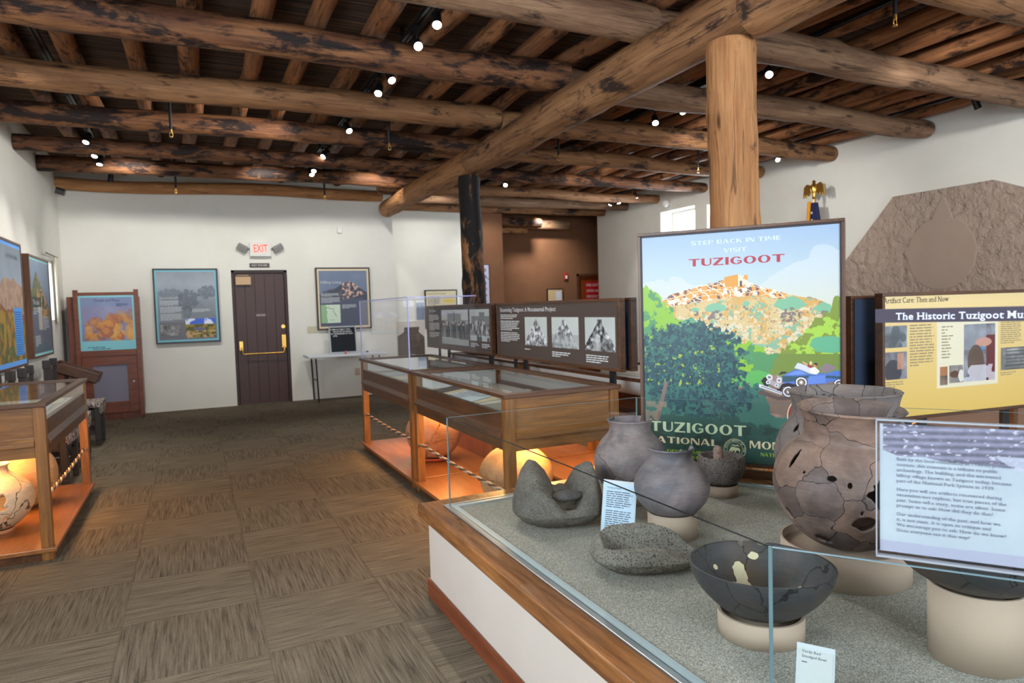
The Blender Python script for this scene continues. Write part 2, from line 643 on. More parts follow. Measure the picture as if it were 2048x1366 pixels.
def make_glyphs():
    chars = "ABCDEFGHIJKLMNOPQRSTUVWXYZabcdefghijklmnopqrstuvwxyz0123456789.,:;?-'/"
    tmp = []
    for bold in (0, 1):
        for ch in chars:
            for body in (ch, 'H' + ch + 'H', 'HH'):
                cu = bpy.data.curves.new('t', 'FONT')
                cu.body = body
                cu.resolution_u = 3
                cu.offset = 0.009 if bold else 0.0
                o = bpy.data.objects.new('t', cu)
                COL.objects.link(o)
                tmp.append((bold, ch, body, o))
    dg = bpy.context.evaluated_depsgraph_get()
    wid = {}
    for bold, ch, body, o in tmp:
        me = bpy.data.meshes.new_from_object(o.evaluated_get(dg))
        xs = [v.co.x for v in me.vertices]
        wid[(bold, ch, len(body))] = (min(xs), max(xs))
        if len(body) == 1:
            vs = [(v.co.x, v.co.y) for v in me.vertices]
            fs = [list(p.vertices) for p in me.polygons]
            cnt = {}
            for f in fs:
                for a, b in zip(f, f[1:] + f[:1]):
                    cnt[frozenset((a, b))] = cnt.get(frozenset((a, b)), 0) + 1
            bd = [tuple(e) for e, c in cnt.items() if c == 1 and len(e) == 2]
            GL[(bold, ch)] = [vs, fs, 0, bd]
        bpy.data.meshes.remove(me)
    for bold, ch, body, o in tmp:
        if len(body) == 1:
            GL[(bold, ch)][2] = wid[(bold, ch, 3)][1] - wid[(bold, ch, 2)][1]
    for bold, ch, body, o in tmp:
        cu = o.data
        bpy.data.objects.remove(o)
        bpy.data.curves.remove(cu)


make_glyphs()
CAP = max(v[1] for v in GL[(0, 'H')][0])
XH = max(v[1] for v in GL[(0, 'x')][0])
ASC = max(v[1] for v in GL[(0, 'h')][0])


def serifed(bold, ch):
    key = ('s', bold, ch)
    if key in GL:
        return GL[key]
    vs, fs, adv, bd = GL[(bold, ch)]
    vs, fs = list(vs), list(fs)
    if ch.isalpha():
        for a, b in bd:
            (xa, ya), (xb, yb) = vs[a], vs[b]
            if abs(ya - yb) < 0.004 and 0.05 < abs(xa - xb) < 0.22:
                for lv, sgn in ((0, 1), (XH, -1), (CAP, -1), (ASC, -1), (min(v[1] for v in GL[(bold, ch)][0]), 1)):
                    if abs(ya - lv) < 0.03:
                        x0, x1 = min(xa, xb) - 0.075, max(xa, xb) + 0.075
                        n = len(vs)
                        vs += [(x0, ya), (x1, ya), (x1, ya + sgn * 0.05), (x0, ya + sgn * 0.05)]
                        fs.append([n, n + 1, n + 2, n + 3] if sgn > 0 else [n + 3, n + 2, n + 1, n])
                        break
    GL[key] = (vs, fs, adv * 1.07, bd)
    return GL[key]


def deco_glyphs():
    """broad poster capitals: heavy uprights, thin crossbars; unit height"""
    T, t = 0.27, 0.13

    def q(*p):
        return list(p)

    def ring(cx, rx, ix, a0=0, a1=360, off=0.0):
        n = 28
        out = []
        P = [(cx + rx * math.cos(math.radians(a0 + (a1 - a0) * i / n)), 0.5 + 0.5 * math.sin(math.radians(a0 + (a1 - a0) * i / n))) for i in range(n + 1)]
        Q = [(cx + off + ix * math.cos(math.radians(a0 + (a1 - a0) * i / n)), 0.5 + 0.40 * math.sin(math.radians(a0 + (a1 - a0) * i / n))) for i in range(n + 1)]
        for i in range(n):
            out.append([P[i], P[i + 1], Q[i + 1], Q[i]])
        return out

    def bx(x0, x1, y0, y1):
        return [(x0, y0), (x1, y0), (x1, y1), (x0, y1)]

    def bowl(x, w, y0, y1, th, tv):
        n = 14
        cy, ry = (y0 + y1) / 2, (y1 - y0) / 2
        P = [(x + w * math.cos(math.radians(-90 + 180 * i / n)), cy + ry * math.sin(math.radians(-90 + 180 * i / n))) for i in range(n + 1)]
        Q = [(x + (w - tv) * math.cos(math.radians(-90 + 180 * i / n)), cy + (ry - th) * math.sin(math.radians(-90 + 180 * i / n))) for i in range(n + 1)]
        return [[P[i], P[i + 1], Q[i + 1], Q[i]] for i in range(n)]
    D = {}
    D['T'] = ([bx(0, .95, 1 - t, 1), bx(.34, .34 + T, 0, 1 - t)], .95)
    D['I'] = ([bx(0, T, 0, 1)], T)
    D['U'] = ([bx(0, T, .32, 1), bx(.72, .72 + .12, .32, 1)] + [[a, b, d, c] for (a, b), (c, d) in zip(*(lambda n: ([((.42 + .42 * math.cos(math.radians(180 + 180 * i / n)), .32 + .32 * math.sin(math.radians(180 + 180 * i / n))), (.42 + .42 * math.cos(math.radians(180 + 180 * (i + 1) / n)), .32 + .32 * math.sin(math.radians(180 + 180 * (i + 1) / n)))) for i in range(n)], [((.495 + .225 * math.cos(math.radians(180 + 180 * i / n)), .32 + .2 * math.sin(math.radians(180 + 180 * i / n))), (.495 + .225 * math.cos(math.radians(180 + 180 * (i + 1) / n)), .32 + .2 * math.sin(math.radians(180 + 180 * (i + 1) / n)))) for i in range(n)]))(14))], .84)
    D['Z'] = ([bx(0, .88, 1 - t, 1), bx(0, .9, 0, t), [(0, t), (.33, t), (.88, 1 - t), (.55, 1 - t)]], .9)
    D['O'] = (ring(.5, .5, .24), 1.0)
    D['G'] = (ring(.5, .5, .24, 38, 322) + [bx(.55, .93, .38, .38 + t), bx(.80, .93, .14, .40)], .95)
    D['C'] = (ring(.5, .5, .24, 42, 318), .9)
    D['E'] = ([bx(0, T, 0, 1), bx(T, .72, 0, t), bx(T, .72, 1 - t, 1), bx(T, .62, .5 - t / 2, .5 + t / 2)], .72)
    D['L'] = ([bx(0, T, 0, 1), bx(T, .76, 0, t)], .76)
    D['F'] = (D['E'][0][:1] + D['E'][0][2:], .72)
    D['P'] = ([bx(0, T, 0, 1), bx(T, .5, 1 - .1, 1), bx(T, .5, .40, .50)] + bowl(.5, .34, .40, 1, .1, .17), .84)
    D['R'] = (D['P'][0] + [[(.42, .42), (.62, 0), (.92, 0), (.66, .42)]], .92)
    D['B'] = (D['P'][0] + [bx(T, .52, 0, .1)] + bowl(.52, .36, 0, .48, .09, .18), .88)
    D['D'] = ([bx(0, T, 0, 1), bx(T, .45, .9, 1), bx(T, .45, 0, .1)] + bowl(.45, .5, 0, 1, .1, .24), .95)
    D['S'] = ([bx(.05, .72, 0, t), bx(.08, .76, 1 - t, 1), [(.02, .60), (.28, .48), (.28, 1 - t), (.02, .9)], [(.5, t), (.78, .1), (.78, .42), (.5, .52)], [(.06, .58), (.06, .44), (.74, .42), (.74, .56)]], .80)
    D['A'] = ([[(0, 0), (.13, 0), (.48, 1), (.36, 1)], [(.36, 1), (.62, 1), (1.0, 0), (.70, 0)], bx(.2, .78, .24, .34)], 1.0)
    D['V'] = ([[(0, 1), (.3, 1), (.62, 0), (.36, 0)], [(.44, 0), (.58, 0), (.95, 1), (.83, 1)]], .95)
    D['N'] = ([bx(0, .12, 0, 1), bx(.80, .92, 0, 1), [(.0, 1), (.3, 1), (.92, 0), (.62, 0)]], .92)
    D['M'] = ([bx(0, .12, 0, 1), bx(.90, 1.16, 0, 1), [(0, 1), (.3, 1), (.62, .1), (.46, .1)], [(.46, .1), (.58, .1), (1.0, 1), (.88, 1)]], 1.16)
    D['K'] = ([bx(0, T, 0, 1), [(T, .38), (.70, 1), (.86, 1), (T, .56)], [(.36, .60), (.62, 0), (.94, 0), (.56, .68)]], .94)
    D['H'] = ([bx(0, T, 0, 1), bx(.66, .78, 0, 1), bx(T, .66, .44, .56)], .78)
    D['W'] = ([[(0, 1), (.28, 1), (.5, 0), (.28, 0)], [(.4, 0), (.5, 0), (.72, 1), (.6, 1)], [(.6, 1), (.86, 1), (1.06, 0), (.84, 0)], [(.98, 0), (1.08, 0), (1.3, 1), (1.18, 1)]], 1.3)
    for ch, (polys, w) in D.items():
        vs, fs = [], []
        for p in polys:
            ar = sum(p[i][0] * p[(i + 1) % len(p)][1] - p[(i + 1) % len(p)][0] * p[i][1] for i in range(len(p)))
            if ar < 0:
                p = p[::-1]
            fs.append(list(range(len(vs), len(vs) + len(p))))
            vs += p
        GL[('d', ch)] = (vs, fs, w + 0.14, None)


deco_glyphs()


def letters(mb, text, x, z, cap, style='sans', width=None, y=-0.0012, align='l', mi=0, sx=1.0, track=0.0):
    """cap = capital height in metres; laid in local XZ facing -Y"""
    deco = style == 'deco'
    sc = cap if deco else cap / CAP
    bold = 1 if style.endswith('b') else 0
    items, pen = [], 0.0
    for ch in text:
        if ch == ' ':
            pen += 0.45 if deco else 0.28
            continue
        if deco:
            g = GL[('d', ch)]
        elif style.startswith('serif'):
            g = serifed(bold, ch)
        else:
            g = GL.get((bold, ch)) or GL[(bold, '.')]
        items.append((g, pen))
        pen += g[2] + track
    tot = pen * sc
    kx = sx * sc
    if width is not None:
        kx = width / max(pen, 1e-6)
        tot = width
    else:
        tot = pen * kx
    x0 = x - (tot / 2 if align == 'c' else tot if align == 'r' else 0)
    for g, p in items:
        mb.add([(x0 + (vx + p) * kx, y, z + vy * sc) for vx, vy in g[0]], g[1], mi)
    return mb


def text_lines(mb, x, z, w, n, lh, h=0.5, y=-0.0012, seed=0, gaps=True, mi=0):
    """body copy too small to read in the photograph: rows of word-length strokes"""
    rr = random.Random(seed)
    for i in range(n):
        end = w * (rr.uniform(0.86, 1.0) if i < n - 1 else rr.uniform(0.35, 0.7))
        c = 0.0
        zz = z - i * lh
        while c < end:
            ww = min(rr.uniform(1.2, 4.6) * lh * 0.9, end - c)
            if ww > lh * 0.3:
                mb.add([(x + c, y, zz - lh * h), (x + c + ww, y, zz - lh * h), (x + c + ww, y, zz), (x + c, y, zz)], [(0, 1, 2, 3)], mi)
            c += ww + lh * 0.42
    return mb


# ------------------------------------------------------------------ painted pictures (colour per grid point)
def _h(ix, iy, seed):
    n = (ix.astype(np.int64) * 374761393 + iy.astype(np.int64) * 668265263 + seed * 974634777) & 0xffffffff
    n = ((n ^ (n >> 13)) * 1274126177) & 0xffffffff
    return ((n ^ (n >> 16)) & 0xffff) / 65535.0


def vn(x, y, seed=0):
    ix, iy = np.floor(x), np.floor(y)
    fx, fy = x - ix, y - iy
    fx, fy = fx * fx * (3 - 2 * fx), fy * fy * (3 - 2 * fy)
    return (_h(ix, iy, seed) * (1 - fx) + _h(ix + 1, iy, seed) * fx) * (1 - fy) + (_h(ix, iy + 1, seed) * (1 - fx) + _h(ix + 1, iy + 1, seed) * fx) * fy


def fb(x, y, s, o=4, seed=0):
    t, a, n = 0, 1, 0
    for i in range(o):
        t = t + a * vn(x * s * 2 ** i + 13.7 * i, y * s * 2 ** i + 7.1 * i, seed + i)
        n += a
        a *= 0.55
    return t / n


def rgb(*c):
    return np.array(c, float) / 255


class Pic:
    def __init__(s, W, H, nx):
        s.W, s.H = W, H
        s.nx, s.ny = nx, max(4, int(nx * H / W))
        u = (np.arange(s.nx) / (s.nx - 1))
        v = (np.arange(s.ny) / (s.ny - 1))
        s.u, s.v = np.meshgrid(u, v)
        s.a = s.v * H / W          # v in width units, for round shapes
        s.c = np.ones((s.ny, s.nx, 3)) * 0.5

    def fill(s, m, col, k=1.0):
        m = np.clip(np.asarray(m, float), 0, 1) * k
        s.c = s.c * (1 - m[..., None]) + np.asarray(col) * m[..., None]
        return s

    def box(s, u0, u1, v0, v1):
        return (s.u >= u0) & (s.u <= u1) & (s.v >= v0) & (s.v <= v1)

    def poly(s, pts):
        m = np.zeros(s.u.shape, bool)
        n = len(pts)
        for i in range(n):
            (x0, y0), (x1, y1) = pts[i], pts[(i + 1) % n]
            if y0 == y1:
                continue
            c = ((s.v >= min(y0, y1)) & (s.v < max(y0, y1))) & (s.u < (x1 - x0) * (s.v - y0) / (y1 - y0) + x0)
            m ^= c
        return m

    def below(s, pts, amp=0.0, sc=20, seed=3):
        xs, ys = [p[0] for p in pts], [p[1] for p in pts]
        return s.v < np.interp(s.u, xs, ys) + amp * (fb(s.u, s.a, sc, 4, seed) - 0.5)

    def blob(s, cu, cv, ru, rv, amp=0.25, sc=20, seed=5):
        d = ((s.u - cu) / ru) ** 2 + ((s.v - cv) / rv) ** 2
        return d < 1 + amp * 4 * (fb(s.u, s.a, sc, 4, seed) - 0.5)

    def circ(s, cu, cv, r):
        return (s.u - cu) ** 2 + (s.a - cv * s.H / s.W) ** 2 < r * r

    def build(s, name, parent, y=0.0, x0=0.0, z0=0.0, rough=0.45):
        nx, ny = s.nx, s.ny
        co = np.zeros((ny, nx, 3), np.float32)
        co[..., 0] = x0 + s.u * s.W
        co[..., 1] = y
        co[..., 2] = z0 + s.v * s.H
        idx = np.arange(nx * ny).reshape(ny, nx)
        q4 = np.stack([idx[:-1, :-1], idx[:-1, 1:], idx[1:, 1:], idx[1:, :-1]], -1).reshape(-1, 4)
        me = bpy.data.meshes.new(name)
        me.vertices.add(nx * ny)
        me.vertices.foreach_set('co', co.ravel())
        nf = len(q4)
        me.loops.add(nf * 4)
        me.loops.foreach_set('vertex_index', q4.ravel().astype(np.int32))
        me.polygons.add(nf)
        me.polygons.foreach_set('loop_start', np.arange(0, nf * 4, 4, dtype=np.int32))
        me.update(calc_edges=True)
        at = me.color_attributes.new('Col', 'FLOAT_COLOR', 'POINT')
        c = np.clip(s.c, 0, 1)
        c = np.where(c <= 0.04045, c / 12.92, ((c + 0.055) / 1.055) ** 2.4)
        col = np.ones((ny * nx, 4), np.float32)
        col[:, :3] = c.reshape(-1, 3)
        at.data.foreach_set('color', col.ravel())
        me.materials.append(painted('p', rough))
        o = bpy.data.objects.new(name, me)
        COL.objects.link(o)
        o.parent = parent
        return o


def wall_frame(parent, W, H, depth, fw, mat, name='frame', back=True):
    """picture frame in local coords: front at y=0, back at y=depth; opening set back 6 mm"""
    m = MB()
    m.box(0, W, 0, depth, 0, fw).box(0, W, 0, depth, H - fw, H).box(0, fw, 0, depth, fw, H - fw).box(W - fw, W, 0, depth, fw, H - fw)
    if back:
        m.box(fw, W - fw, 0.008, depth, fw, H - fw)
    return m.build(name, mat, parent, bevel=0.002)

# ================================================================== THE ROOM
XL, XR, YF, YB, ZC = -1.6, 7.9, 11.25, -2.5, 3.58
struct(MB().box(-2.2, 10.2, YB - .3, 14.2, -0.12, 0).build('floor', CARPET))
struct(MB().box(-2.2, 10.2, YB - .3, 14.2, ZC, ZC + 0.12).build('ceiling', TWIG))


def wall(name, axis, pos, thick, a0, a1, z1, holes, mat):
    """holes = (a0, a1, z0, z1); axis is the wall's normal"""
    m = MB()

    def bx(p0, p1, za, zb):
        if p1 - p0 < 1e-4 or zb - za < 1e-4:
            return
        lo, hi = min(pos, pos + thick), max(pos, pos + thick)
        if axis == 'y':
            m.box(p0, p1, lo, hi, za, zb)
        else:
            m.box(lo, hi, p0, p1, za, zb)
    cur = a0
    for h in sorted(holes):
        bx(cur, h[0], 0, z1)
        bx(h[0], h[1], 0, h[2])
        bx(h[0], h[1], h[3], z1)
        cur = h[1]
    bx(cur, a1, 0, z1)
    return struct(m.build(name, mat))


LWIN = (9.96, 10.48, 1.40, 2.12)
wall('wall_left', 'x', XL, -0.35, YB, YF + .3, ZC, [LWIN, (0.4, 2.8, 1.3, 2.4)], WHITE)
wall('wall_far', 'y', YF, 0.30, -2.0, 3.11, ZC, [(0.57, 1.385, 0, 2.075)], WHITE)
struct(MB().box(2.81, 3.11, YF + .3, 12.3, 0, ZC).build('wall_jog', WHITE))
wall('wall_hall', 'y', 12.3, 0.3, 3.11, 4.95, ZC, [], WHITE)
wall('wall_brown', 'y', 12.35, 0.3, 4.95, 5.63, ZC, [], BROWNP)
wall('wall_brown_jog', 'x', 5.63, -0.2, 12.65, 13.4, ZC, [], BROWNP)
wall('wall_alcove', 'y', 13.4, 0.3, 5.43, 9.6, ZC, [(7.92, 8.85, 0, 2.085)], BROWNP)
RW = [(9.34, 10.29, 2.1, 3.04), (8.05, 9.04, 2.1, 3.0)]
wall('wall_right', 'x', XR, 0.40, YB, 12.45, ZC, RW, WHITE)
struct(MB().box(8.3, 9.6, 12.1, 12.45, 0, ZC).build('wall_return', BROWNP))
struct(MB().box(9.6, 9.9, 12.1, 13.7, 0, ZC).build('wall_end', BROWNP))
BW_ = [(-0.6, 3.0, 1.43, 2.5), (3.95, 7.0, 1.43, 2.5)]
wall('wall_back', 'y', YB, -0.3, -2.0, 8.3, ZC, BW_, WHITE)


def window(n, axis, pos, a0, a1, z0, z1, bars, frame_mat, sgn):
    """pane set at pos, bars across"""
    w = MB()
    p = MB()
    fw = 0.035

    def bx(m, u0, u1, za, zb, t, off=0.0):
        lo, hi = pos + off - t, pos + off + t
        if axis == 'y':
            m.box(u0, u1, lo, hi, za, zb)
        else:
            m.box(lo, hi, u0, u1, za, zb)
    for u0, u1, za, zb in ((a0, a1, z0, z0 + fw), (a0, a1, z1 - fw, z1), (a0, a0 + fw, z0 + fw, z1 - fw), (a1 - fw, a1, z0 + fw, z1 - fw)):
        bx(w, u0, u1, za, zb, 0.03)
    for i in range(1, bars):
        c = a0 + (a1 - a0) * i / bars
        bx(w, c - .014, c + .014, z0 + fw, z1 - fw, 0.03)
    bx(p, a0 + fw, a1 - fw, z0 + fw, z1 - fw, 0.004, 0.02 * sgn)
    o = struct(w.build('window_%d' % n, frame_mat))
    p.build('pane', DAYPANE, o)
    return o


window(1, 'x', XL - .24, *LWIN, 2, PLASTIC, -1)
window(2, 'x', XR + .30, *RW[0], 1, PLASTIC, 1)
window(3, 'x', XR + .30, *RW[1], 1, PLASTIC, 1)
window(4, 'y', YB - .2, *BW_[0], 6, PLASTIC, -1)  # unseen window, added to bring in more daylight from behind
window(5, 'y', YB - .2, *BW_[1], 9, PLASTIC, -1)
window(6, 'x', XL - .24, 0.4, 2.8, 1.3, 2.4, 3, PLASTIC, -1)  # unseen panel-wall window, added for daylight from the side
# sill, curtain and rod of the small window in the panel wall
tag(MB().tube([(XL + .05, 9.85, 2.21), (XL + .05, 10.62, 2.21)], 0.009, 8).build('curtain_rod', GREYMETAL), 'thin metal curtain rod above the small window beside the landscape panels', 'curtain rod')
m = MB()
vs, fs = [], []
for i in range(25):
    y = 10.40 + 0.16 * i / 24
    for z, k in ((2.20, 1), (1.36, 1.25)):
        vs.append((XL + .05 + .012 * k * math.sin(i * 1.6), y, z))
for i in range(24):
    fs.append((2 * i, 2 * i + 2, 2 * i + 3, 2 * i + 1))
m.add(vs, fs, 0, True)
o = m.build('curtain', plain('cream_cloth', (226, 220, 200), 0.9))
sd = o.modifiers.new('cloth', 'SOLIDIFY')
sd.thickness = 0.003
tag(o, 'narrow cream curtain drawn aside at the small window', 'curtain')

# ------------------------------------------------------------------ exit door
d1 = struct(thing('door_1', 'dark brown plank door with a brass push bar under the exit sign', 'door', (0.57, YF, 0)))
m = MB()
for i in range(5):
    x0 = .045 + i * .145
    m.box(x0 + .002, x0 + .143, .052, .10, .012, 2.03)
m.box(.046, .769, .060, .098, .014, 2.028)
for x0, zz in ((0, 1.15), (1, 1.66), (2, 1.15), (3, 1.66), (4, 1.15), (0, .62), (2, .62), (1, .30), (3, .30)):
    pass
m.build('door_leaf', DOORM, d1, bevel=0.003)
m = MB()
m.box(0, .044, .02, .14, 0, 2.07).box(.771, .815, .02, .14, 0, 2.07).box(0, .815, .02, .14, 2.032, 2.075)
m.build('door_frame', plain('door_frame_paint', (58, 38, 34), 0.5), d1, bevel=0.004)
m = MB()
m.tube([(.10, .05, .88), (.10, -.03, .86), (.115, -.045, .80), (.13, -.045, .785), (.70, -.045, .785), (.715, -.045, .80), (.725, -.03, .86), (.725, .05, .88)], .012, 10)
m.box(.07, .125, .02, .055, .84, .98).box(.695, .76, .015, .055, .86, 1.06)
m.build('push_bar', BRASS, d1, bevel=0.004)
MB().tube([(.728, .052, 1.19), (.728, .03, 1.19)], .03, 20).build('deadbolt', BRASS, d1)
m = MB().box(.06, .28, .0, .05, 1.85, 1.975)
m.box(.075, .25, -.012, .02, 1.99, 2.0)
m.build('door_closer', plain('closer_tan', (196, 160, 118), 0.4), d1, bevel=0.004)
pl = MB().box(.33, .48, .046, .052, 1.355, 1.40).build('door_plaque', plain('plaque_brown', (112, 84, 80), 0.4), d1)
m = MB()
letters(m, 'STAFF DOOR', .405, 1.37, .017, 'sansb', .13, .0445, 'c')
m.build('plaque_lettering', PAPER, pl)

# ------------------------------------------------------------------ fire door in the alcove
d2 = struct(thing('door_2', 'red brown door in a dark frame in the brown alcove', 'door', (7.92, 13.4, 0)))
MB().box(.06, .87, .06, .10, 0.01, 2.03).build('door_leaf', board('fire_door', (150, 74, 30), (118, 54, 20), 'Z'), d2)
MB().box(0, .06, .0, .14, 0, 2.085).box(.87, .93, 0, .14, 0, 2.085).box(0, .93, 0, .14, 2.03, 2.085).build('door_frame', plain('door_frame2', (92, 58, 38), 0.5), d2)
fs_ = thing('fire_door_sign', 'red sign with white lettering on the fire door in the alcove', 'sign', (8.18, 13.455, 1.47))
MB().box(0, .36, -.008, 0, 0, .44).build('sign_plate', plain('sign_red', (196, 26, 34), 0.4), fs_)
for i, t in enumerate(('FIRE EXIT', 'OPEN IN', 'EMERGENCY')):
    letters(MB(), t, .02, .33 - i * .13, .06, 'sansb', .32, -.0095).build('lettering', PAPER, fs_)

# ------------------------------------------------------------------ logs
def log(name, p0, p1, r0, r1, seed, mat, n=18, bend=0.02, rough=0.06, step=0.09, flat=0.0):
    p0, p1 = Vector(p0), Vector(p1)
    L = (p1 - p0).length
    k = max(6, int(L / step))
    vs, fs = [], []
    N = noise.noise
    for i in range(k + 1):
        x = L * i / k
        t = i / k
        r = r0 + (r1 - r0) * t
        r *= 1 + 0.5 * rough * N((x * 1.7, seed * 3.1, 0)) + 0.35 * rough * N((x * 5, seed, 4.0))
        by = bend * N((x * .55, seed * 1.7, 9)) * 2
        bz = bend * N((x * .55, seed * 2.3, 21)) * 2
        e = 1.0
        if i == 0 or i == k:
            e = 0.93
        for j in range(n):
            w = 2 * PI * j / n
            c, s_ = math.cos(w), math.sin(w)
            rr = r * e * (1 + rough * N((c * 1.2 + seed, s_ * 1.2, x * 2.2)))
            kn = N((c * 2.0 + seed * 5, s_ * 2.0, x * 2.6))
            if kn > 0.45:
                rr *= 1 + (kn - 0.45) * 0.5 * (rough / 0.06)
            vs.append((x, by + rr * c, bz + rr * s_))
    for i in range(k):
        for j in range(n):
            fs.append((i * n + j, i * n + (j + 1) % n, (i + 1) * n + (j + 1) % n, (i + 1) * n + j))
    m = MB().add(vs, fs, 0, True)
    m.add(vs[:n], [list(range(n))[::-1]])
    m.add(vs[k * n:], [list(range(n))])
    o = m.build(name, mat, None, p0)
    dx = (p1 - p0).normalized()
    dy = Vector((0, 0, 1)).cross(dx)
    if dy.length < 1e-3:
        dy = Vector((0, 1, 0))
    dy.normalize()
    dz = dx.cross(dy)
    o.rotation_euler = Matrix((dx, dy, dz)).transposed().to_euler()
    return o


# main girder on two posts
G = 'logs of the main girder'
tag(log('girder_log', (2.93, 10.95, 3.03), (2.90, 7.10, 3.02), .135, .152, 1, LOG_ORANGE, 26, .012, .05), 'far log of the round girder, its free end close to the exit-door wall', 'beam', G)
tag(log('girder_log', (2.90, 7.08, 3.02), (2.90, 2.90, 3.02), .152, .160, 2, LOG_TAN, 28, .012, .045), 'middle log of the round girder, spanning between the two posts', 'beam', G)
tag(log('girder_log', (2.90, 2.88, 3.00), (2.92, -1.5, 3.00), .18, .19, 3, LOG_TAN, 28, .012, .045), 'thickest girder log, running from the big post over the viewer', 'beam', G)
tag(log('post', (2.90, 3.05, 0), (2.885, 3.05, 2.865), .145, .137, 11, LOG_ORANGE, 36, .012, .11, .045), 'thick peeled orange-brown log post behind the tall poster', 'post')
tag(log('post', (2.94, 7.19, 0), (2.88, 7.19, 2.868), .15, .118, 12, LOG_BURNT, 26, .02, .08, .06), 'charred black and tan log post between the two display panels and the girder', 'post')

# thick cross logs, one bay on each side of the girder
AV = [(11.15, .085, LOG_ORANGE), (9.95, .095, LOG_RED), (8.72, .085, LOG_RED), (7.56, .10, LOG_RED), (6.42, .112, LOG_TAN), (5.12, .117, LOG_RED), (3.90, .12, LOG_GREY)]
TY = [(0, 0), (.1, -.1), (.05, 0), (-.08, .0), (-.15, .05), (0.02, -.05), (0, 0)]
for i, (y, r, mt) in enumerate(AV):
    z = min(3.20 + r, 3.425 - r) if i else 3.27
    xe = 3.16 if 0 < i < 4 else 2.93
    tag(log('cross_log', (XL - .06, y + TY[i][0] * 0, z), (xe, y + TY[i][1] * .6, z), r, r * 1.05, 20 + i, mt, 20, .022, .06),
        'thick ceiling log on the exit-door side of the girder, %s from the exit wall' % ORD[i], 'beam', 'thick ceiling logs on the aisle side')
BV = [(12.17, .09), (11.36, .095), (10.36, .085), (9.06, .09), (7.82, .10), (6.52, .115), (5.20, .118), (3.95, .125), (2.72, .12)]
for i, (y, r) in enumerate(BV):
    mt = (LOG_TAN, LOG_GREY, LOG_TAN, LOG_RED, LOG_TAN, LOG_TAN, LOG_GREY, LOG_GREY, LOG_TAN)[i]
    x1 = (7.93, 7.93, 7.93, 7.93, 7.9, 7.92, 7.86, 7.95, 7.95)[i]
    tag(log('cross_log', (3.2 if i < 2 else 2.66 if i < 5 else 2.96, y, min(3.20 + r, 3.425 - r)), (x1, y + .02, min(3.20 + r, 3.425 - r)), r * 1.05, r * .9, 40 + i, mt, 20, .022, .07),
        'thick ceiling log on the mural side of the girder, %s from the brown alcove' % ORD[i], 'beam', 'thick ceiling logs on the mural side')
tag(log('hall_log', (5.68, 12.85, 3.12), (6.75, 12.85, 3.12), .10, .10, 61, LOG_RED, 16), 'dark low log crossing the brown alcove', 'beam')
tag(log('hall_log', (5.68, 13.12, 3.02), (6.55, 13.12, 3.02), .075, .07, 62, LOG_ORANGE, 16), 'pale thin low log against the brown alcove wall', 'beam')
tag(log('hall_log', (6.5, 13.1, 3.13), (7.55, 13.1, 3.15), .10, .11, 63, LOG_GREY, 16), 'short log stub with a free end by the lit brown wall', 'beam')

# round poles laid over the cross logs
poles = [.10 + .42 * k for k in range(-3, 19)]
for i, x in enumerate(poles):
    r = .076 + .007 * math.sin(i * 2.4)
    tag(log('ceiling_pole', (x + .03 * math.sin(i * 5), 12.28, 3.503), (x + .03 * math.cos(i * 3), 0.9, 3.503), r * .93, r * 1.06, 80 + i, LOG_POLE, 12, .03, .07, .12),
        'slim round ceiling pole, %s counting from the wall of landscape panels' % ORD[i], 'pole', 'slim poles carrying the twig ceiling')

# ------------------------------------------------------------------ light tracks, spotlights, sprinklers
TRK = [(-.92, 'near the wall of landscape panels'), (1.58, 'over the aisle'), (4.55, 'past the girder'), (7.38, 'along the mural wall')]
for x, w in TRK:
    t = thing('light_track', 'black double light track under the poles ' + w, 'light track', (x, 6, 3.445), 0, 'light tracks on the ceiling')
    MB().box(-.025, -.008, -5.2, 5.3, 0, .03).box(.008, .025, -5.2, 5.3, 0, .03).box(-.008, .008, -5.2, 5.3, .012, .03).build('rail', BLACK, t)
    for k in range(6):
        MB().box(-.012, .012, -4.6 + k * 1.9, -4.57 + k * 1.9, .03, .13).build('hanger', BLACK, t)


def head(loc, aim, label, group, power, on=True, ang=62, col=(1.0, 0.975, 0.92), blend=.8):
    d = (Vector(aim) - Vector(loc)).normalized()
    t = thing('spotlight', label, 'spotlight', loc, 0, group)
    h = Vector((0, 0, -.075))
    m = MB().tube([h - d * .05, h + d * .052], .034, 20)
    m.tube([h - d * .065, h - d * .05], .028, 20)
    m.build('housing', BLACK, t)
    MB().box(-.006, .006, -.006, .006, -.06, .045).box(-.02, .02, -.035, .035, .022, .045).build('arm', BLACK, t)
    if on:
        MB().tube([h + d * .0525, h + d * .054], .030, 20, smooth=False).build('lens', LAMPLENS, t)
        l = bpy.data.lights.new('spot_beam', 'SPOT')
        l.energy, l.color = power, col
        l.spot_size, l.spot_blend = math.radians(ang), blend
        l.shadow_soft_size = .03
        lo = bpy.data.objects.new('spot_beam', l)
        COL.objects.link(lo)
        lo.parent = t
        lo.location = h + d * .058
        lo.rotation_euler = d.to_track_quat('-Z', 'Y').to_euler()
    else:
        MB().tube([h + d * .0525, h + d * .054], .030, 20, smooth=False).build('lens', plain('unlit_lens', (150, 180, 176), .2), t)
    return t


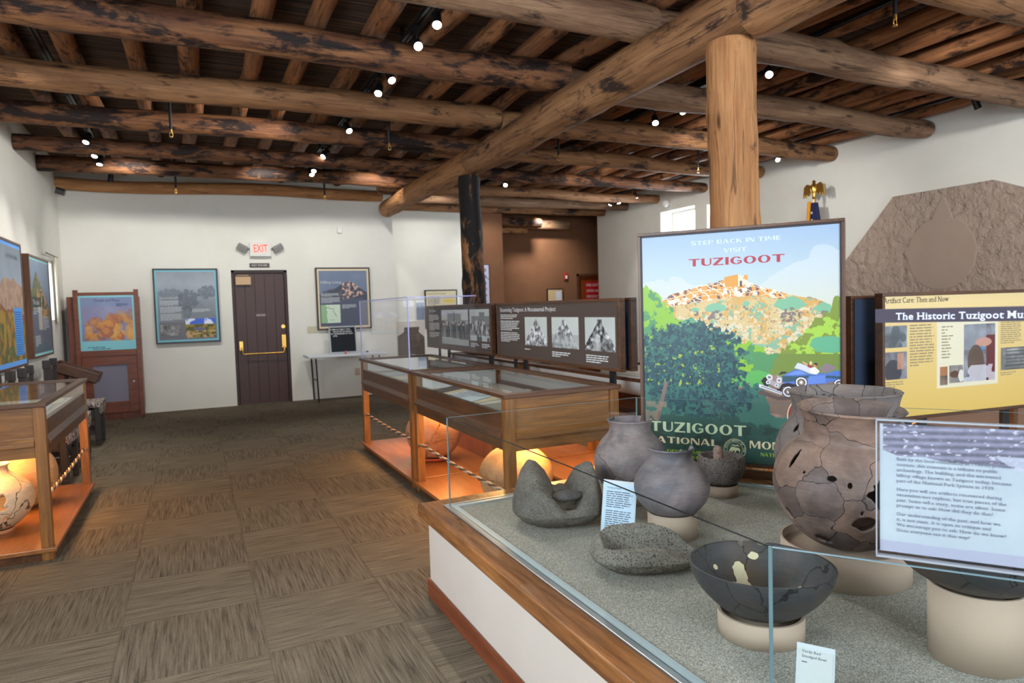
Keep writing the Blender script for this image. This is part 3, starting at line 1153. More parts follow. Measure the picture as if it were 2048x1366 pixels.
PW = 62
A_ = [(4.42, (.9, 2.2, 0)), (4.86, (1.2, 1.0, 0.4)), (5.61, (2.0, 3.6, .9)), (5.98, (.3, 3.5, 0)), (7.31, (2.2, 5.4, 1.0)), (8.62, (-1.2, 7.0, .5)), (8.80, (2.0, 6.2, .9)), (9.48, (.9, 7.5, 0)), (9.74, (2.0, 7.6, 0))]
for i, (y, aim) in enumerate(A_):
    head((1.58, y, 3.40), aim, 'lit black spotlight on the aisle track, %s from the viewer' % ORD[i], 'spotlights on the aisle track', PW)
B_ = [(8.6, (-1.5, 7.6, 1.2), True), (9.3, (-1.4, 8.4, 1.2), True), (9.76, (-1.3, 9.0, 1.0), True), (10.94, (-1.2, 11.2, 1.5), False)]
for i, (y, aim, on) in enumerate(B_):
    head((-.92, y, 3.40), aim, ('lit' if on else 'unlit') + ' black spotlight near the landscape panels, %s from the viewer' % ORD[i], 'spotlights by the landscape panels', PW, on)
C_ = [(4.41, (2.4, 2.0, .6)), (5.56, (4.3, 3.0, .5)), (5.99, (3.4, 4.0, .8)), (9.80, (3.2, 7.5, .8))]
for i, (y, aim) in enumerate(C_):
    head((4.55, y, 3.40), aim, 'lit black spotlight past the girder, %s from the viewer' % ORD[i], 'spotlights past the girder', PW)
D_ = [(7.03, (6.4, 4.6, 1.2), True), (10.33, (7.7, 9.6, 1.2), True), (10.88, (7.7, 10.6, 1.2), True), (11.12, (6.5, 11.8, 1.2), True), (4.39, (7.9, 4.2, 2.2), False)]
for i, (y, aim, on) in enumerate(D_):
    head((7.38, y, 3.40), aim, ('unlit black spotlight seen from the side over the mud mural' if not on else 'lit black spotlight on the mural-wall track, %s from the viewer' % ORD[i]), 'spotlights on the mural-wall track', PW * .7, on)
# added bare spots with no fittings, brightening walls and plinth; some inside the view
for loc, aim, p in (((1.58, 2.3, 3.36), (2.2, 1.4, .4), 10), ((1.58, 0.9, 3.36), (1.0, 2.6, 0), 20), ((-.92, 6.0, 3.36), (-1.5, 6.8, 1.4), 70), ((-.92, 3.2, 3.36), (-1.5, 5.0, .9), 60),
                    ((1.58, 3.0, 3.18), (-1.6, 5.6, 2.3), 150), ((1.58, 6.6, 3.18), (-1.6, 8.6, 2.4), 150), ((4.55, 1.6, 3.36), (2.0, 2.6, .6), 14), ((4.55, 2.0, 3.36), (3.9, 3.4, .8), 40),
                    ((7.38, 2.6, 3.36), (7.9, 3.6, 2.3), 70), ((4.55, 3.0, 3.18), (7.9, 4.6, 2.0), 170), ((4.55, 5.8, 3.18), (7.9, 7.4, 2.1), 150), ((4.55, 8.2, 3.18), (7.9, 10.4, 2.1), 120),
                    ((.9, 9.3, 3.36), (1.2, 11.2, 1.8), 75), ((-.6, 9.3, 3.36), (-.6, 11.2, 1.8), 80), ((2.4, 9.2, 3.36), (2.6, 11.2, 1.9), 65), ((3.9, 10.6, 3.36), (4.0, 12.3, 2.0), 65), ((6.7, 12.55, 3.30), (7.0, 13.4, 2.4), 115), ((5.3, 11.6, 3.30), (5.3, 12.4, 2.0), 30)):
    l = bpy.data.lights.new('spot_beam', 'SPOT')
    l.energy, l.color = p, (1.0, 0.975, 0.92)
    l.spot_size, l.spot_blend, l.shadow_soft_size = math.radians(74 if p >= 120 else 95), 1.0, .05
    lo = bpy.data.objects.new('spot_beam', l)
    COL.objects.link(lo)
    lo.location = loc
    lo.rotation_euler = (Vector(aim) - Vector(loc)).to_track_quat('-Z', 'Y').to_euler()

SP = [(-.09, 7.1), (1.94, 7.0), (3.91, 6.95), (6.03, 7.05), (4.01, 2.87), (-.11, 10.3), (1.86, 10.35)]
for (x, y), w in zip(SP, ('between poles over the aisle, by the landscape-panel side', 'over the far display case', 'past the girder above the brown panels', 'past the big post toward the windows', 'beside the big post, nearest the viewer', 'over the framed misty tree panel', 'above the white folding table')):
    t = thing('sprinkler', 'black sprinkler pipe with brass head hanging ' + w, 'sprinkler', (x, y, 3.07), 0, 'ceiling sprinklers')
    MB().tube([(0, 0, .05), (0, 0, .512)], .013, 12).build('drop_pipe', BLACK, t)
    m = MB().tube([(0, 0, .02), (0, 0, .055)], .012, 10)
    m.tube([(-.012, 0, .022), (-.014, 0, -.004), (0, 0, -.014), (.014, 0, -.004), (.012, 0, .022)], .003, 6)
    m.tube([(0, 0, -.018), (0, 0, -.013)], .016, 12)
    m.build('sprinkler_head', BRASS, t)

# ------------------------------------------------------------------ wall fittings
t = thing('exit_sign', 'white box exit sign with glowing red letters above the door', 'exit sign', (1.005, YF, 2.28))
MB().box(-.155, .155, -.075, 0, 0, .215).build('housing', PLASTIC, t, bevel=.006)
m = MB()
letters(m, 'EXIT', 0, .065, .115, 'sansb', .21, -.0765, 'c')
m.build('lettering', plain('exit_red', (255, 52, 24), 0.4, emit=1.9), t)
t2 = thing('emergency_lamps', 'pair of grey emergency lamp heads beside the exit sign', 'lamp', (1.005, YF, 2.40))
for s in (-1, 1):
    m = MB()
    m.tube([(s * .158, -.02, .0), (s * .20, -.04, .0)], .014, 8)
    M_ = Matrix.Translation((s * .26, -.07, .01)) @ Matrix.Rotation(s * -.5, 4, 'Y') @ Matrix.Rotation(.5, 4, 'X')
    m.box(-.075, .075, -.03, .03, -.045, .045, 0, M_)
    m.build('lamp_head', plain('grey_plastic', (148, 148, 146), .4), t2, bevel=.012)
t = thing('restroom_sign', 'small brown REST ROOMS sign above the door', 'sign', (.985, YF, 2.115))
MB().box(-.145, .145, -.012, 0, 0, .065).build('sign_plate', plain('sign_brown', (74, 58, 54), .5), t)
m = MB()
letters(m, 'REST ROOMS', 0, .02, .026, 'sansb', .23, -.0135, 'c')
m.build('lettering', PAPER, t)
t = MB().box(2.19, 2.27, YF - .04, YF, 2.66, 2.77).build('motion_sensor', PLASTIC, bevel=.012)
tag(t, 'small white sensor box high on the white wall', 'sensor')
t = thing('switch_plate', 'beige light switch plate left of the mountain panel', 'switch', (1.73, YF, 1.12))
MB().box(-.075, .075, -.008, 0, -.055, .055).build('plate', BEIGE, t, bevel=.003)
m = MB()
for k in (-.045, 0, .045):
    m.box(k - .006, k + .006, -.018, -.008, -.012, .012)
m.build('toggle', BEIGE, t)
t = thing('wall_outlet', 'beige power outlet low on the wall under the folding table', 'outlet', (2.43, YF, .40))
MB().box(-.04, .04, -.008, 0, -.06, .06).build('plate', plain('outlet_tan', (206, 178, 152), .5), t, bevel=.003)
MB().box(-.015, .015, -.012, -.008, .012, .04).box(-.015, .015, -.012, -.008, -.04, -.012).build('socket', BEIGE, t)
tag(MB().tube([(XL + .04, 10.9, 3.13), (XL + .14, 10.9, 3.10)], .045, 16).build('security_camera', GREYMETAL), 'small round security camera in the corner by the panel wall', 'camera')
t = thing('security_camera', 'white dome camera on the wall above the bright windows', 'camera', (XR, 10.02, 3.16))
m = MB().lathe([(.0, -.07), (.04, -.06), (.065, -.02), (.07, .03), (.05, .06), (0, .065)], 20, c=(-.09, 0, 0))
m.box(-.1, 0, -.03, .03, -.03, .03)
m.build('camera_dome', PLASTIC, t)
t = thing('fire_alarm', 'small red fire alarm strobe on the brown alcove wall', 'alarm', (7.63, 13.4, 2.03))
MB().box(-.05, .05, -.04, 0, -.08, .08).build('alarm_body', plain('alarm_red', (170, 44, 48), .4), t, bevel=.015)
MB().box(-.02, .02, -.055, -.04, -.05, .02).build('alarm_strobe', PLASTIC, t)

# ================================================================== WALL PANELS
def panel(name, label, loc, rotz, W, H, depth, fw, fmat, cat='info panel', group=None):
    t = thing(name, label, cat, loc, rotz, group)
    wall_frame(t, W, H, depth, fw, fmat)
    return t


WT = plain('white_lettering', (232, 234, 234), .5)
LG = plain('pale_grey_lettering', (196, 202, 208), .5)
DK = plain('dark_lettering', (66, 58, 60), .5)
GR = plain('grey_lettering', (120, 122, 126), .5)


def misty(p):
    c = np.interp(p.v, [0, .35, .8, 1], [.45, .52, .66, .60])
    n = fb(p.u, p.a, 3, 4, 2)
    p.c = np.stack([c * .95 + .12 * (n - .5), c * 1.0 + .12 * (n - .5), c * 1.06 + .12 * (n - .5)], -1)
    return p


# misty tree panel
W_, H_ = .87, 1.10
t = panel('landscape_panel', 'framed misty grey tree panel headed Homelands, left of the exit door', (-.49, YF - .05, 1.0), 0, W_, H_, .05, .022, FRAMEDK)
p = misty(Pic(W_ - .044, H_ - .044, 150))
for cu, cv, ru, rv, k in ((.24, .66, .2, .08, .35), (.52, .58, .17, .15, .55), (.84, .69, .15, .09, .55), (.5, .42, .09, .1, .35)):
    p.fill(p.blob(cu, cv, ru, rv, .42, 22, 4) & (fb(p.u, p.a, 40, 3, 44) > .30), rgb(84, 92, 104), k)
p.fill(p.v < .27, rgb(112, 110, 116), .8)
ph = p.box(.46, .95, .05, .32)
p.fill(ph, rgb(150, 130, 50))
p.fill(ph & (p.v > .24), rgb(66, 104, 214))
p.fill(ph & (p.v > .24) & (fb(p.u, p.a, 9, 4, 8) > .55), rgb(226, 234, 250))
p.fill(ph & (p.v < .235) & (fb(p.u, p.a, 14, 4, 9) > .5), rgb(84, 88, 30))
p.fill(ph & p.blob(.68, .17, .1, .025, .2), rgb(104, 104, 128))
p.fill(ph & (p.v < .15) & (fb(p.u, p.a, 22, 4, 19) > .5), rgb(196, 160, 120))
ph = p.box(.06, .36, .09, .24)
p.fill(ph, np.array([1, 1, 1])[None, None] * (.15 + .7 * fb(p.u, p.a, 16, 4, 31))[..., None])
e = (p.u < .03) | (p.u > .97) | (p.v < .028) | (p.v > .975)
p.fill(e, rgb(122, 190, 208))
o = p.build('printed_picture', t, .006, .022, .022)
m = MB()
letters(m, 'Homelands', .075, .655, .034, 'serifb', .25, .0048)
text_lines(m, .075, .632, .27, 6, .0125, .55, .0048, 1)
text_lines(m, .075, .538, .30, 7, .0125, .55, .0048, 2)
text_lines(m, .075, .436, .30, 8, .0125, .55, .0048, 3)
text_lines(m, .50, .50, .25, 4, .0125, .55, .0048, 4)
m.build('lettering', LG, t)

# mountain panel
W_, H_ = .87, 1.0
t = panel('landscape_panel', 'framed slate-blue mountain panel headed Hilltop Living, right of the exit door', (1.815, YF - .05, 1.108), 0, W_, H_, .05, .022, FRAMEDK)
p = Pic(W_ - .044, H_ - .044, 150)
n = fb(p.u, p.a, 4, 4, 2)
p.c = np.stack([.40 + .1 * n, .45 + .1 * n, .55 + .1 * n], -1)
mt = p.below([(0, .55), (.12, .62), (.35, .68), (.5, .765), (.6, .785), (.68, .77), (.85, .66), (1, .58)], .03, 14)
p.fill(mt, rgb(70, 76, 92))
rk = fb(p.u, p.a, 26, 4, 6)
p.fill(mt & (p.u > .47) & (p.v > .47 + .25 * (p.u - .5)) & (rk > .48), rgb(190, 150, 136))
p.fill(mt & (p.u > .47) & (p.v > .5 + .2 * (p.u - .5)) & (rk > .57), rgb(214, 184, 168))
p.fill(mt & (p.u < .6) & (p.v > .5) & (fb(p.u, p.a, 20, 3, 9) > .6), rgb(104, 98, 104))
p.fill(p.v < .46 + .1 * (fb(p.u, p.a, 5, 3, 12) - .3), rgb(88, 92, 112), .75)
mp = p.box(.05, .42, .09, .40)
p.fill(mp, rgb(206, 224, 204))
p.fill(mp & (p.u < .16 + .1 * (fb(p.u, p.a, 8, 3, 3) - .5)), rgb(146, 186, 140))
for a, b in (((.13, .33), (.2, .36)), ((.14, .30), (.16, .28)), ((.20, .34), (.3, .32)), ((.28, .30), (.34, .20)), ((.22, .14), (.3, .14))):
    for k in np.linspace(0, 1, 30):
        p.fill(p.circ(a[0] + (b[0] - a[0]) * k, a[1] + (b[1] - a[1]) * k, .005), rgb(90, 104, 96))
e = (p.u < .03) | (p.u > .965) | (p.v < .03) | (p.v > .97)
p.fill(e, rgb(224, 206, 170))
p.build('printed_picture', t, .006, .022, .022)
m = MB()
letters(m, 'Hilltop Living', .072, .745, .04, 'serifb', .33, .0048)
text_lines(m, .072, .585, .30, 4, .0135, .5, .0048, 5)
text_lines(m, .072, .52, .31, 7, .0135, .5, .0048, 6)
text_lines(m, .40, .40, .25, 5, .0135, .5, .0048, 7)
m.build('lettering', LG, t)

# two landscape panels on the panel wall (they face +X)
t = panel('landscape_panel', 'tall framed lake and mountain panel on the side wall, nearer the exit wall', (XL + .07, 8.72, .99), PI / 2, 1.10, 1.12, .07, .024, WALNUT('Z'))
p = Pic(1.052, 1.072, 150)
n = fb(p.u, p.a, 5, 4, 2)
s = np.interp(p.v, [0, .4, .55, 1], [.40, .46, .58, .66])
p.c = np.stack([s * .72 + .06 * n, s * .84 + .06 * n, s * 1.0 + .06 * n], -1)
mt = p.below([(0, .62), (.12, .72), (.3, .86), (.42, .80), (.6, .68), (.8, .56), (1, .48)], .05, 12)
mt &= p.v > .46 - .1 * p.u
p.fill(mt, rgb(104, 112, 70))
p.fill(mt & (fb(p.u, p.a, 18, 4, 8) > .5) & (p.u > .3), rgb(214, 150, 92))
p.fill(mt & (fb(p.u, p.a, 24, 4, 18) > .56), rgb(62, 84, 60))
p.fill(mt & (p.v < .60) & (p.u < .5), rgb(58, 64, 58), .75)
p.fill(p.box(.32, .52, .26, .50), rgb(176, 168, 160))
p.fill((p.v > .975) | (p.v < .025), rgb(150, 214, 216))
p.build('printed_picture', t, .006, .024, .024)
m = MB()
letters(m, 'The Lake', .10, .585, .05, 'serifb', .34, .0048)
text_lines(m, .10, .55, .40, 4, .02, .5, .0048, 8)
text_lines(m, .60, .45, .35, 8, .02, .5, .0048, 9)
text_lines(m, .12, .24, .28, 6, .02, .5, .0048, 10)
m.build('lettering', LG, t)
t = panel('landscape_panel', 'large framed autumn valley panel with bright blue text box, nearest on the side wall', (XL + .07, 7.15, .95), PI / 2, 1.23, 1.22, .07, .024, WALNUT('Z'))
p = Pic(1.182, 1.172, 150)
n = fb(p.u, p.a, 5, 4, 3)
s = np.interp(p.v, [0, .6, 1], [.8, .72, .60])
p.c = np.stack([s * .78, s * .86, s * .95], -1) + .08 * (n[..., None] - .5)
mt = p.below([(0, .60), (.4, .70), (.75, .71), (1, .64)], .06, 10)
p.fill(mt, rgb(150, 122, 104))
p.fill(mt & (fb(p.u, p.a, 20, 4, 8) > .52), rgb(168, 140, 118))
lo = p.below([(0, .5), (1, .42)], .1, 8)
p.fill(lo, rgb(128, 84, 44))
p.fill(lo & (p.v < .40 + .1 * n) & (fb(p.u, p.a * .4, 26, 4, 5) > .45), rgb(156, 126, 46))
p.fill(lo & (fb(p.u, p.a, 16, 4, 15) > .55), rgb(84, 92, 46))
p.fill(p.box(.64, .93, .08, .47), rgb(70, 148, 226))
p.fill((p.v > .97) | (p.v < .04), rgb(92, 160, 236))
p.build('printed_picture', t, .006, .024, .024)
m = MB()
letters(m, 'the Verde Valley', .60, 1.05, .045, 'serif', .46, .0048)
m.build('title', plain('slate_lettering', (84, 96, 116), .5), t)
m = MB()
text_lines(m, .80, .54, .30, 20, .0225, .4, .0048, 11)
m.build('lettering', plain('blue_lettering', (40, 92, 160), .5), t)

# ------------------------------------------------------------------ corner cabinet with the autumn picture
t = thing('exhibit_cabinet', 'red-brown wooden corner cabinet with orange autumn picture and grey cloth panel', 'cabinet', (-1.53, 10.78, 0))
m = MB()
m.box(.02, .86, .04, .44, .09, 1.70).box(.03, .85, .06, .44, 0, .09)
m.build('carcass', REDWOOD('Z'), t, bevel=.003)
m = MB()
m.box(.10, .155, -.02, .05, .04, 1.79).box(.815, .87, -.02, .05, .04, 1.79)
m.box(.155, .815, .0, .05, 1.71, 1.755).box(.155, .815, .0, .05, .885, .965).box(.155, .815, .012, .05, .76, .885).box(.155, .275, .012, .05, .1, .76).box(.69, .815, .012, .05, .1, .76).box(.275, .69, .012, .05, .1, .25)
m.build('face_frame', REDWOOD('X'), t, bevel=.003)
MB().box(.275, .69, .03, .05, .25, .76).build('cloth_panel', plain('grey_lilac_cloth', (132, 128, 144), .95), t)
MB().tube([(.76, .01, .52), (.76, -.005, .52)], .011, 12).build('lock', ALU, t)
p = Pic(.66, .745, 150)
n = fb(p.u, p.a, 4, 4, 3)
p.c = np.stack([.50 + .12 * n, .50 + .12 * n, .64 + .1 * n], -1)
p.fill(p.v > .80, rgb(124, 144, 180), .6)
for i in range(70):
    rr = random.Random(i)
    cu, cv = rr.uniform(.1, 1), rr.uniform(.2, .66)
    if cv > .40 + .32 * cu + .05:
        continue
    k = 1 - (cv - .2) / .5
    r_ = rr.uniform(.05, .11)
    p.fill(p.blob(cu, cv, r_, r_, .35, 22, i), rgb(*( (206, 140, 70), (178, 104, 66), (222, 164, 88), (150, 100, 88))[i % 4]), .35 + .5 * k)
    p.fill(p.blob(cu - .01, cv + .02, r_ * .6, r_ * .6, .35, 22, i), rgb(236, 176, 96), .5 * k)
p.fill((p.u < .10) & (p.v < .5) & (p.v > .2), rgb(132, 130, 172), .6)
e = (p.u < .035) | (p.u > .965) | (p.v < .17) | (p.v > .965)
p.fill(e, rgb(134, 204, 214))
p.build('printed_picture', t, -.001, .155, .966)
m = MB()
letters(m, 'People and Place', .49, 1.63, .036, 'serifb', .30, -.0024, 'c')
text_lines(m, .24, 1.015, .46, 1, .02, .5, -.0024, 4)
text_lines(m, .30, .992, .36, 1, .02, .5, -.0024, 5)
text_lines(m, .60, 1.60, .14, 4, .011, .5, -.0024, 6)
m.build('lettering', plain('slate_blue_lettering', (66, 88, 116), .5), t)
# slanted reading box beside it
t = thing('reading_box', 'slanted brown reading box on a stand in front of the corner cabinet', 'lectern', (-1.33, 10.1, 0))
M_ = Matrix.Translation((0, 0, .78)) @ Matrix.Rotation(math.radians(22), 4, 'Y')
m = MB()
m.box(-.24, .26, -.22, .22, -.10, -.085, 0, M_).box(-.24, .26, -.22, -.205, -.10, .02, 0, M_).box(-.24, .26, .205, .22, -.10, .02, 0, M_).box(-.24, -.225, -.205, .205, -.10, .02, 0, M_).box(.245, .26, -.205, .205, -.10, .02, 0, M_)
m.build('box', WALNUT('Y'), t, bevel=.004)
MB().box(-.215, .235, -.20, .20, -.085, -.02, 0, M_).build('reading_page', plain('faded_page', (190, 152, 146), .5), t)
MB().box(-.22, -.14, -.10, .10, 0, .80).build('stand', REDWOOD('Z'), t)

# ------------------------------------------------------------------ carved chairs with hide seats (they face the aisle, +X)
t = thing('carved_chair', 'dark carved chair with brown and white hide seat, closest to the corner cabinet', 'chair', (-1.22, 8.95, 0), 0, 'carved chairs along the panel wall')
for x, y, h in ((-.22, -.20, .97), (-.22, .20, .97), (.22, -.20, .42), (.22, .20, .42)):
    m = MB().box(x - .028, x + .028, y - .028, y + .028, 0.055, h)
    m.box(x - .022, x + .022, y - .022, y + .022, 0, .055)
    if h > .5:
        m.box(x - .034, x + .034, y - .034, y + .034, h - .09, h)
    m.build('leg' if h < .5 else 'back_post', DARKWOOD, t, bevel=.006)
m = MB()
for k in range(7):
    y = -.21 + k * .07
    m.box(.10 - .32, .262, y - .035, y + .035, .425, .47 + .006 * math.sin(k * 2.3))
m.box(.245, .262, -.235, .235, .37, .43)
for k in range(6):
    m.prism([(-.225 + k * .075 + .0375 + .036 * math.cos(a * PI / 6), .37 + .03 * math.sin(-a * PI / 6)) for a in range(7)], .250, .258, 0, Matrix(((0, 0, 1, 0), (1, 0, 0, 0), (0, 1, 0, 0), (0, 0, 0, 1))))
m.build('seat', WEAVE, t, bevel=.01)
m = MB()
for sy in (-.2, .2):
    m.prism([(-.20, .40), (-.20, .28), (-.12, .33), (0, .27), (.12, .33), (.20, .28), (.20, .40)], sy - .012, sy + .012, 0, Matrix(((1, 0, 0, 0), (0, 0, 1, 0), (0, 1, 0, 0), (0, 0, 0, 1))))
m.prism([(-.18, .38), (-.18, .26), (-.09, .32), (0, .25), (.09, .32), (.18, .26), (.18, .38)], .205, .228, 0, Matrix(((0, 0, 1, 0), (1, 0, 0, 0), (0, 1, 0, 0), (0, 0, 0, 1))))
m.build('apron', DARKWOOD, t, bevel=.004)
MB().box(-.2, .2, -.212, -.188, .12, .17).box(-.2, .2, .188, .212, .12, .17).box(-.012, .012, -.19, .19, .13, .16).build('stretcher', DARKWOOD, t)
m = MB()
m.prism([(-.175, .90), (-.175, .72), (-.09, .75), (0, .70), (.09, .75), (.175, .72), (.175, .86), (.09, .90), (0, .86), (-.09, .90)], -.232, -.208, 0, Matrix(((0, 0, 1, 0), (1, 0, 0, 0), (0, 1, 0, 0), (0, 0, 0, 1))))
m.box(-.232, -.208, -.175, .175, .55, .60)
for k in (-.12, -.04, .04, .12):
    m.box(-.228, -.212, k - .014, k + .014, .60, .73)
m.build('backrest', DARKWOOD, t, bevel=.004)
copy_thing(t, (-1.22, 7.75, 0), .04, 'dark carved chair with hide seat, middle one along the panel wall')
copy_thing(t, (-1.24, 6.98, 0), -.05, 'dark carved chair with orange-lit hide seat just behind the display case')

# ------------------------------------------------------------------ folding table and letter board
t = thing('folding_table', 'white plastic folding table against the wall by the exit door', 'table', (1.56, 10.62, 0))
MB().box(0, 1.22, 0, .56, .695, .735).build('table_top', plain('white_table_plastic', (222, 226, 232), .45), t, bevel=.012)
for x in (.12, 1.10):
    m = MB().tube([(x, .06, .69), (x + .02, .06, .01)], .013, 10)
    m.tube([(x, .50, .69), (x + .02, .50, .01)], .013, 10)
    m.tube([(x + .01, .06, .35), (x + .01, .50, .35)], .01, 8)
    m.build('leg', plain('dark_grey_steel', (60, 58, 58), .4, .7), t)
t = thing('letter_board', 'black letter board with white message in a grey frame on the folding table', 'letter board', (1.955, 10.98, .7365))
M_ = Matrix.Rotation(math.radians(-8), 4, 'X')
m = MB().box(0, .43, 0, .02, 0, .02, 0, M_).box(0, .43, 0, .02, .41, .43, 0, M_).box(0, .02, 0, .02, .02, .41, 0, M_).box(.41, .43, 0, .02, .02, .41, 0, M_)
m.build('frame', plain('grey_board_frame', (170, 178, 186), .4), t)
MB().box(.02, .41, .006, .018, .02, .41, 0, M_).build('felt', plain('black_felt', (24, 30, 36), .9), t)
for i, (s, x) in enumerate((('NAME AN OBJECT THAT', .03), ('WOULD BE ON DISPLAY', .06), ('IN THE MUSEUM OF YOUR', .03), ('LIFE.', .06))):
    m = letters(MB(), s, x, .368 - i * .034, .022, 'sansb', (.31, .30, .345, .075)[i], .0045)
    m.v = [tuple(M_ @ Vector(v)) for v in m.v]
    m.build('lettering', WT, t)
tag(MB().lathe([(0, 0), (.016, 0), (.016, .03), (.011, .045), (0, .05)], 14).build('red_cap_bottle', plain('red_plastic', (226, 92, 84), .4), None, (2.14, 10.70, .736)), 'small red object on the folding table in front of the letter board', 'container')
tag(MB().lathe([(0, 0), (.02, 0), (.014, .022), (0, .03)], 12).build('table_trinket', BLACK, None, (2.50, 10.80, .736)), 'tiny dark object on the folding table right of the letter board', 'trinket')

# ------------------------------------------------------------------ hall panels
t = panel('info_panel', 'small framed cream and yellow panel on the far white hall wall', (3.96, 12.25, 1.02), 0, .64, .73, .05, .02, FRAMEDK)
p = Pic(.60, .69, 80)
p.c[:] = rgb(224, 214, 178)
p.fill(p.blob(.76, .72, .2, .06, .2, 9), rgb(236, 206, 92), .9)
p.fill(p.blob(.74, .52, .2, .10, .2, 9), rgb(236, 180, 120), .7)
p.build('printed_picture', t, .006, .02, .02)
m = MB()
letters(m, 'Construction People', .05, .645, .03, 'sans', .36, .0048)
text_lines(m, .05, .60, .26, 9, .018, .5, .0048, 12)
m.build('lettering', GR, t)
t = panel('jar_picture', 'grey-brown jar photograph hanging on the far hall wall', (3.40, 12.27, .42), 0, .54, .76, .03, .01, PLASTIC)
p = Pic(.52, .74, 110)
p.c[:] = rgb(216, 208, 196)
jar = p.poly([(.26, .86), (.82, .86), (.78, .74), (1.0, .60), (1.0, 0), (0, 0), (0, .64), (.24, .74)])
sh = .25 + .10 * fb(p.u, p.a * 4, 8, 4, 3)
p.fill(jar, np.stack([sh * 1.25, sh * 1.06, sh * .96], -1))
p.build('printed_picture', t, .006, .01, .01)
t = MB().box(3.80, 3.95, 12.285, 12.3, 1.20, 1.52).build('notice_card', plain('blue_grey_card', (134, 148, 172), .5))
tag(t, 'small plain blue-grey card on the far hall wall', 'card')
t = panel('artifact_chart', 'tall pale lilac chart of small brown drawings on the brown wall', (4.78, 12.31, 1.25), 0, .53, .98, .04, .012, FRAMEDK)
p = Pic(.506, .956, 90)
p.c[:] = rgb(196, 196, 222)
for i in range(7):
    for j in range(3):
        p.fill(p.blob(.2 + .3 * j, .12 + .13 * i, .10, .04, .4, 16, i * 3 + j), rgb(150, 110, 100), .8)
p.fill(p.below([(0, .95), (.5, .86), (1, .72)], .01) & ~p.below([(0, .93), (.5, .84), (1, .70)], .01), rgb(130, 116, 120))
p.build('printed_picture', t, .006, .012, .012)
t = panel('info_panel', 'small framed notice sheet low on the brown alcove wall', (7.14, 13.36, 1.30), 0, .40, .46, .04, .02, FRAMEDK)
p = Pic(.36, .42, 60)
p.c[:] = rgb(206, 180, 138)
p.fill(p.box(.55, .92, .1, .9), rgb(206, 206, 222))
p.build('printed_picture', t, .006, .02, .02)

# ------------------------------------------------------------------ mud mural on the window wall, hearth, flag
m = MB()
PTS = [(6.62, .52), (6.62, 1.55), (5.65, 2.60), (4.50, 2.60), (3.9, 2.34), (3.2, 1.5), (3.2, .52)]
m.prism([(-y, z) for y, z in PTS], .001, .045, 0, Matrix(((0, 0, -1, XR), (-1, 0, 0, 0), (0, 1, 0, 0), (0, 0, 0, 1))))
o = m.build('mud_mural', MURAL)
tag(o, 'rough grey-brown mud plaster relief covering the white wall beyond the tall poster', 'mural')
m = MB()
disc = [(-5.06 + .40 * math.cos(a * PI / 20), 1.86 + .42 * math.sin(a * PI / 20)) for a in range(40)]
m.prism(disc, .0, .052, 0, Matrix(((0, 0, -1, XR), (-1, 0, 0, 0), (0, 1, 0, 0), (0, 0, 0, 1))))
m.prism([(-5.20, 2.20), (-4.90, 2.20), (-5.0, 2.45), (-5.03, 2.54), (-5.07, 2.45)], 0, .054, 0, Matrix(((0, 0, -1, XR), (-1, 0, 0, 0), (0, 1, 0, 0), (0, 0, 0, 1))))
m.build('smooth_jar_outline', SMOOTHADOBE, o, bevel=.008)
t = thing('hearth_bench', 'low plastered bench with dark wood top under the mud mural', 'bench', (7.05, 3.3, 0))
MB().box(0, .80, 0, 2.95, 0, .42).build('bench_base', plaster('pink_plaster', (186, 158, 142), (196, 170, 154)), t, bevel=.01)
MB().box(-.04, .80, -.02, 2.97, .42, .50).build('bench_top', WALNUT('Y'), t, bevel=.006)
t = thing('flag_on_pole', 'furled flag with gold fringe under a golden eagle finial beyond the tall poster', 'flag', (7.62, 6.62, 0))
m = MB().tube([(0, 0, .02), (0, 0, 2.72)], .014, 12)
m.build('pole', BRASS, t)
MB().lathe([(.16, 0), (.16, .02), (.05, .05), (.02, .09), (0, .09)], 24).build('pole_base', BRASS, t)
m = MB()
m.lathe([(0, 2.70), (.03, 2.72), (.022, 2.76), (.036, 2.80), (.045, 2.85), (.036, 2.90), (.02, 2.92), (.026, 2.945), (.0, 2.965)], 16)
for s in (-1, 1):
    pts = [(0, 2.83), (s * .05, 2.90), (s * .11, 2.92), (s * .155, 2.88), (s * .17, 2.74), (s * .145, 2.80), (s * .13, 2.74), (s * .11, 2.80), (s * .09, 2.76), (s * .05, 2.80)]
    pts = pts if s < 0 else pts[::-1]
    m.prism([(-y, z) for y, z in pts], -.012, .012, 0, Matrix(((0, 0, -1, 0), (-1, 0, 0, 0), (0, 1, 0, 0), (0, 0, 0, 1))))
m.build('eagle_finial', BRASS, t)
m, m2, m3 = MB(), MB(), MB()
rows = 26
for i in range(rows):
    z = 2.66 - i * .06
    w = .045 + .0042 * i
    ring = []
    for j in range(20):
        a = 2 * PI * j / 20
        r = w * (1 + .28 * math.sin(a * 4 + i * .12))
        ring.append((r * math.cos(a) * .8, r * math.sin(a) - .012 * i * .3, z))
    m.v.extend(ring)
for i in range(rows - 1):
    for j in range(20):
        m.f.append([i * 20 + j, i * 20 + (j + 1) % 20, (i + 1) * 20 + (j + 1) % 20, (i + 1) * 20 + j])
        m.mi.append(0)
        m.sm.append(True)
m.build('flag_cloth', plain('navy_cloth', (24, 30, 74), .8), t)
m2.tube([(-.03, .05 + .004 * i, 2.68 - i * .06) for i in range(rows)], .026, 8)
m2.build('gold_fringe', plain('gold_fringe', (226, 150, 30), .8), t)
